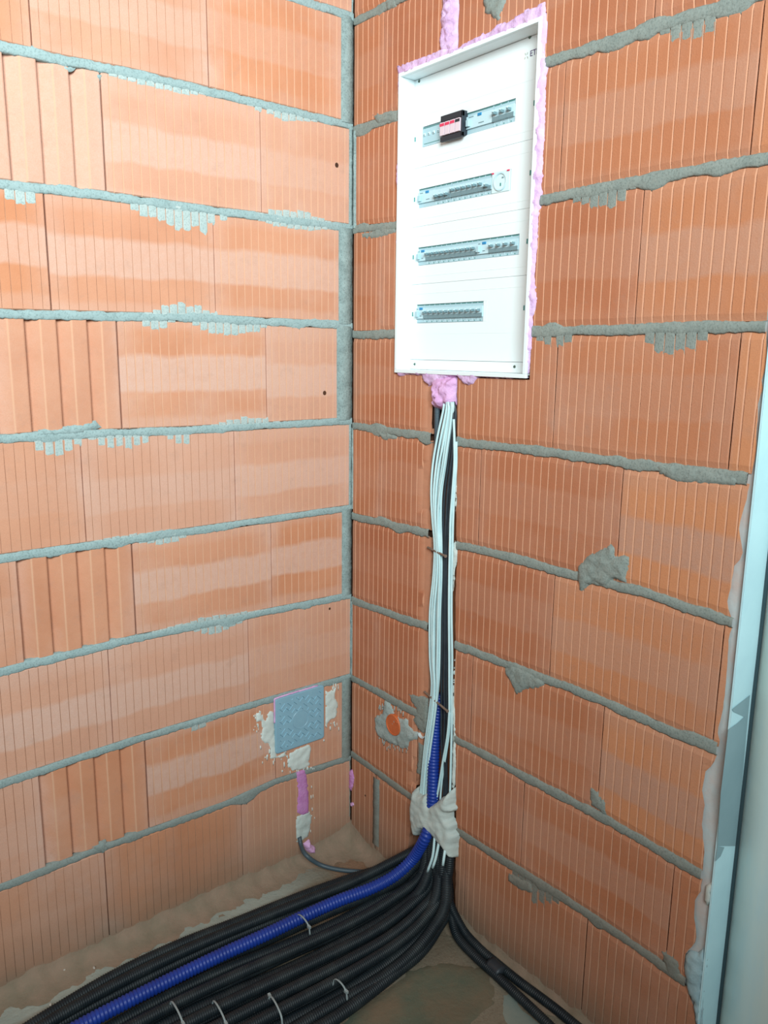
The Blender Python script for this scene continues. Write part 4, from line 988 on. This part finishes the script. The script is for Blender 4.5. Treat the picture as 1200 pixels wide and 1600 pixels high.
# upper layer
for i, (t, lab) in enumerate(((.08, 'between the left wall and the blue conduit'), (.34, 'just right of the blue conduit'), (.50, 'along the middle of the bundle'), (.64, 'right of the middle of the bundle'), (.78, 'near the right side of the bundle'))):
    fp = floorpath(t+.02*math.sin(i), 0); r = .0135; zz = FZ+.046
    pts = [P('r', .348+.075*t, .245, -.002), P('r', .348+.08*t, .175, .022)] + [F(x, y, zz+l) for (x, y), l in zip([(p[0]+3, p[1]-14) for p in fp], (.060, .030, .010, .003, -.001, -.001, 0, 0))]
    if t < .15: pts = [P('r', .325, .13, .02)]+pts[3:]
    cond(pts, r, 'conduit_black', 'black conduit lying on top of the bundle, ' + lab, 'conduit', .005, 'black conduits lying on top')
# blue one
bl = [P('r', *A('r', 688, 1085, -.02), -.02), P('r', *A('r', 682, 1130, -.012), -.012), P('r', *A('r', 678, 1175, -.004), -.004), P('r', *A('r', 677, 1215, .006), .006), P('r', *A('r', 676, 1250, .012), .012), P('r', *A('r', 672, 1282, .014), .014), P('r', *A('r', 664, 1310, .034), .034)]
bl += [F(645, 1342, .125), F(617, 1368, .085), F(580, 1388, .06), F(530, 1407, .052), F(478, 1430, .047), F(420, 1458, .042), F(350, 1490, .038), F(280, 1524, .036), F(200, 1564, .035), (F(120, 1606, .035)), F(30, 1656, .035)]
cond(bl, .0162, 'conduit_blue', 'bright blue corrugated conduit curving from the wall chase over the black ones', 'blue_conduit', .0085, None, 16)
# two that run off along the right wall
c1 = [P('r', .42, .235, -.004), P('r', .435, .13, .026), F(704, 1425, .03), F(714, 1462, .002), F(741, 1493, -.002), F(770, 1519, -.004), F(800, 1547, -.005), F(832, 1577, -.005), F(860, 1604, -.005), F(920, 1665, -.005)]
c2 = [P('r', .435, .235, -.006), P('r', .450, .15, .014), P('r', .455, .07, .022), F(722, 1450, .004), F(747, 1480, -.002), F(777, 1506, -.004), F(810, 1533, -.005), F(841, 1556, -.005), F(870, 1578, -.005), F(898, 1601, -.005), F(970, 1660, -.005)]
cond(c1, .0115, 'conduit_black', 'black corrugated conduit running off along the right wall, farther from the wall', 'conduit', .005)
cond(c2, .0115, 'conduit_black', 'black corrugated conduit running off along the right wall, closer to the wall', 'conduit', .005)
q = F(775, 1512, .002); dr = (F(790, 1526, .002)-F(760, 1498, .002)).normalized(); sd = Vector((-dr.y, dr.x, 0))
bm = bmesh.new(); tube(bm, [q-dr*.02, q-dr*.008, q+dr*.008, q+dr*.02], .0175, 16, 0, .006, .72, (0, 0, 1))
o = mk('tape_band', bm, 'cable_black', None, True); tag(o, 'black tape band holding the pair of conduits along the right wall together', 'tape')
# bent black cable from the box
mkcable([P('l', *A('l', 468, 1308, .004), .004), P('l', *A('l', 470, 1320, .012), .012), F(478, 1336, .045), F(500, 1351, .012), F(530, 1359, .002), F(565, 1362, .0), F(600, 1362, .004), F(625, 1362, .012)], .0062, 'cable_grey', 'black_cable', 'thin black cable bending from under the box lid to the floor bundle', 'cable')
# cable ties
def tie(x0, y0, x1, y1, z, label, head=True, bulge=.010):
    a = F(x0, y0, z); b = F(x1, y1, z); m_ = (a+b)/2+Vector((0, 0, bulge)); bm = bmesh.new()
    d = (b-a).normalized()
    tube(bm, [a-Vector((0, 0, .018))-d*.004, a, a*.6+m_*.4+Vector((0, 0, bulge*.35)), m_, b*.6+m_*.4+Vector((0, 0, bulge*.35)), b, b-Vector((0, 0, .018))+d*.004], .0022, 8, 0, .004, .5, (0, 0, 1))
    e_ = empty('cable_tie', m_); o = mk('strap', bm, 'tie_clear', e_, True); o.data.transform(Matrix.Translation(-m_)); bm = bmesh.new()
    if head:
        h_ = b+Vector((0, 0, .001)); g = bmesh.ops.create_cube(bm, size=1, matrix=Matrix.Translation(h_)@Matrix.Rotation(math.atan2(d.y, d.x), 4, 'Z')@Matrix.Diagonal((.009, .006, .006, 1)))
    o = mk('tie_head', bm, 'tie_clear', e_, False); o.data.transform(Matrix.Translation(-m_)); tag(e_, label, 'cable tie', 'cable ties on the floor bundle'); return e_
tie(465, 1430, 483, 1449, .058, 'clear cable tie around the blue conduit')
tie(267, 1565, 286, 1600, .044, 'clear cable tie just below the blue conduit, leftmost at the bottom')
tie(333, 1564, 353, 1600, .044, 'clear cable tie across black conduits, second from the left along the bottom')
tie(440, 1590, 421, 1556, .044, 'clear cable tie with a round head uppermost in the middle of the bundle')
tie(522, 1531, 541, 1550, .048, 'clear cable tie nearest the right edge of the floor bundle')

# ------------------------------------------------------------------ crumbs on the floor
cr = random.Random(9)
for i, (x, y, s, where) in enumerate(((556, 1305, .010, 'in the room corner by the dust'), (546, 1303, .008, 'beside the corner chip'), (586, 1338, .007, 'on the floor between the corner and the blue conduit'), (502, 1326, .009, 'just right of the pink foam dab'), (521, 1318, .005, 'on the floor between the foam dab and the corner'),
                                (446, 1357, .007, 'on the dust by the left wall below the foam strip'), (465, 1340, .005, 'left of the bent black cable'), (327, 1465, .004, 'on the brown floor by the black conduits'), (147, 1512, .006, 'on the dusty ledge along the left wall'), (100, 1515, .006, 'on the dusty ledge far along the left wall'),
                                (193, 1455, .006, 'in the dust below the block joint'), (79, 1570, .006, 'on the pale dusty strip near the lower left'), (808, 1507, .004, 'on the dust beside the right conduits'), (829, 1527, .003, 'on the dust further along the right conduits'))):
    p_ = F(x, y, FZ+.012); bm = bmesh.new(); bmesh.ops.create_icosphere(bm, subdivisions=2, radius=s*.55)
    for v in bm.verts: v.co = Vector((v.co.x*1.3, v.co.y*.9, v.co.z*.6))*(1+.5*n3(v.co*200+Vector((i, 0, 0))))
    o = mk('plaster_crumb', bm, 'crumb'); o.location = p_; o.rotation_euler = (0, 0, cr.uniform(0, 3)); tag(o, 'small pale plaster crumb ' + where, 'crumb', 'plaster crumbs on the floor')
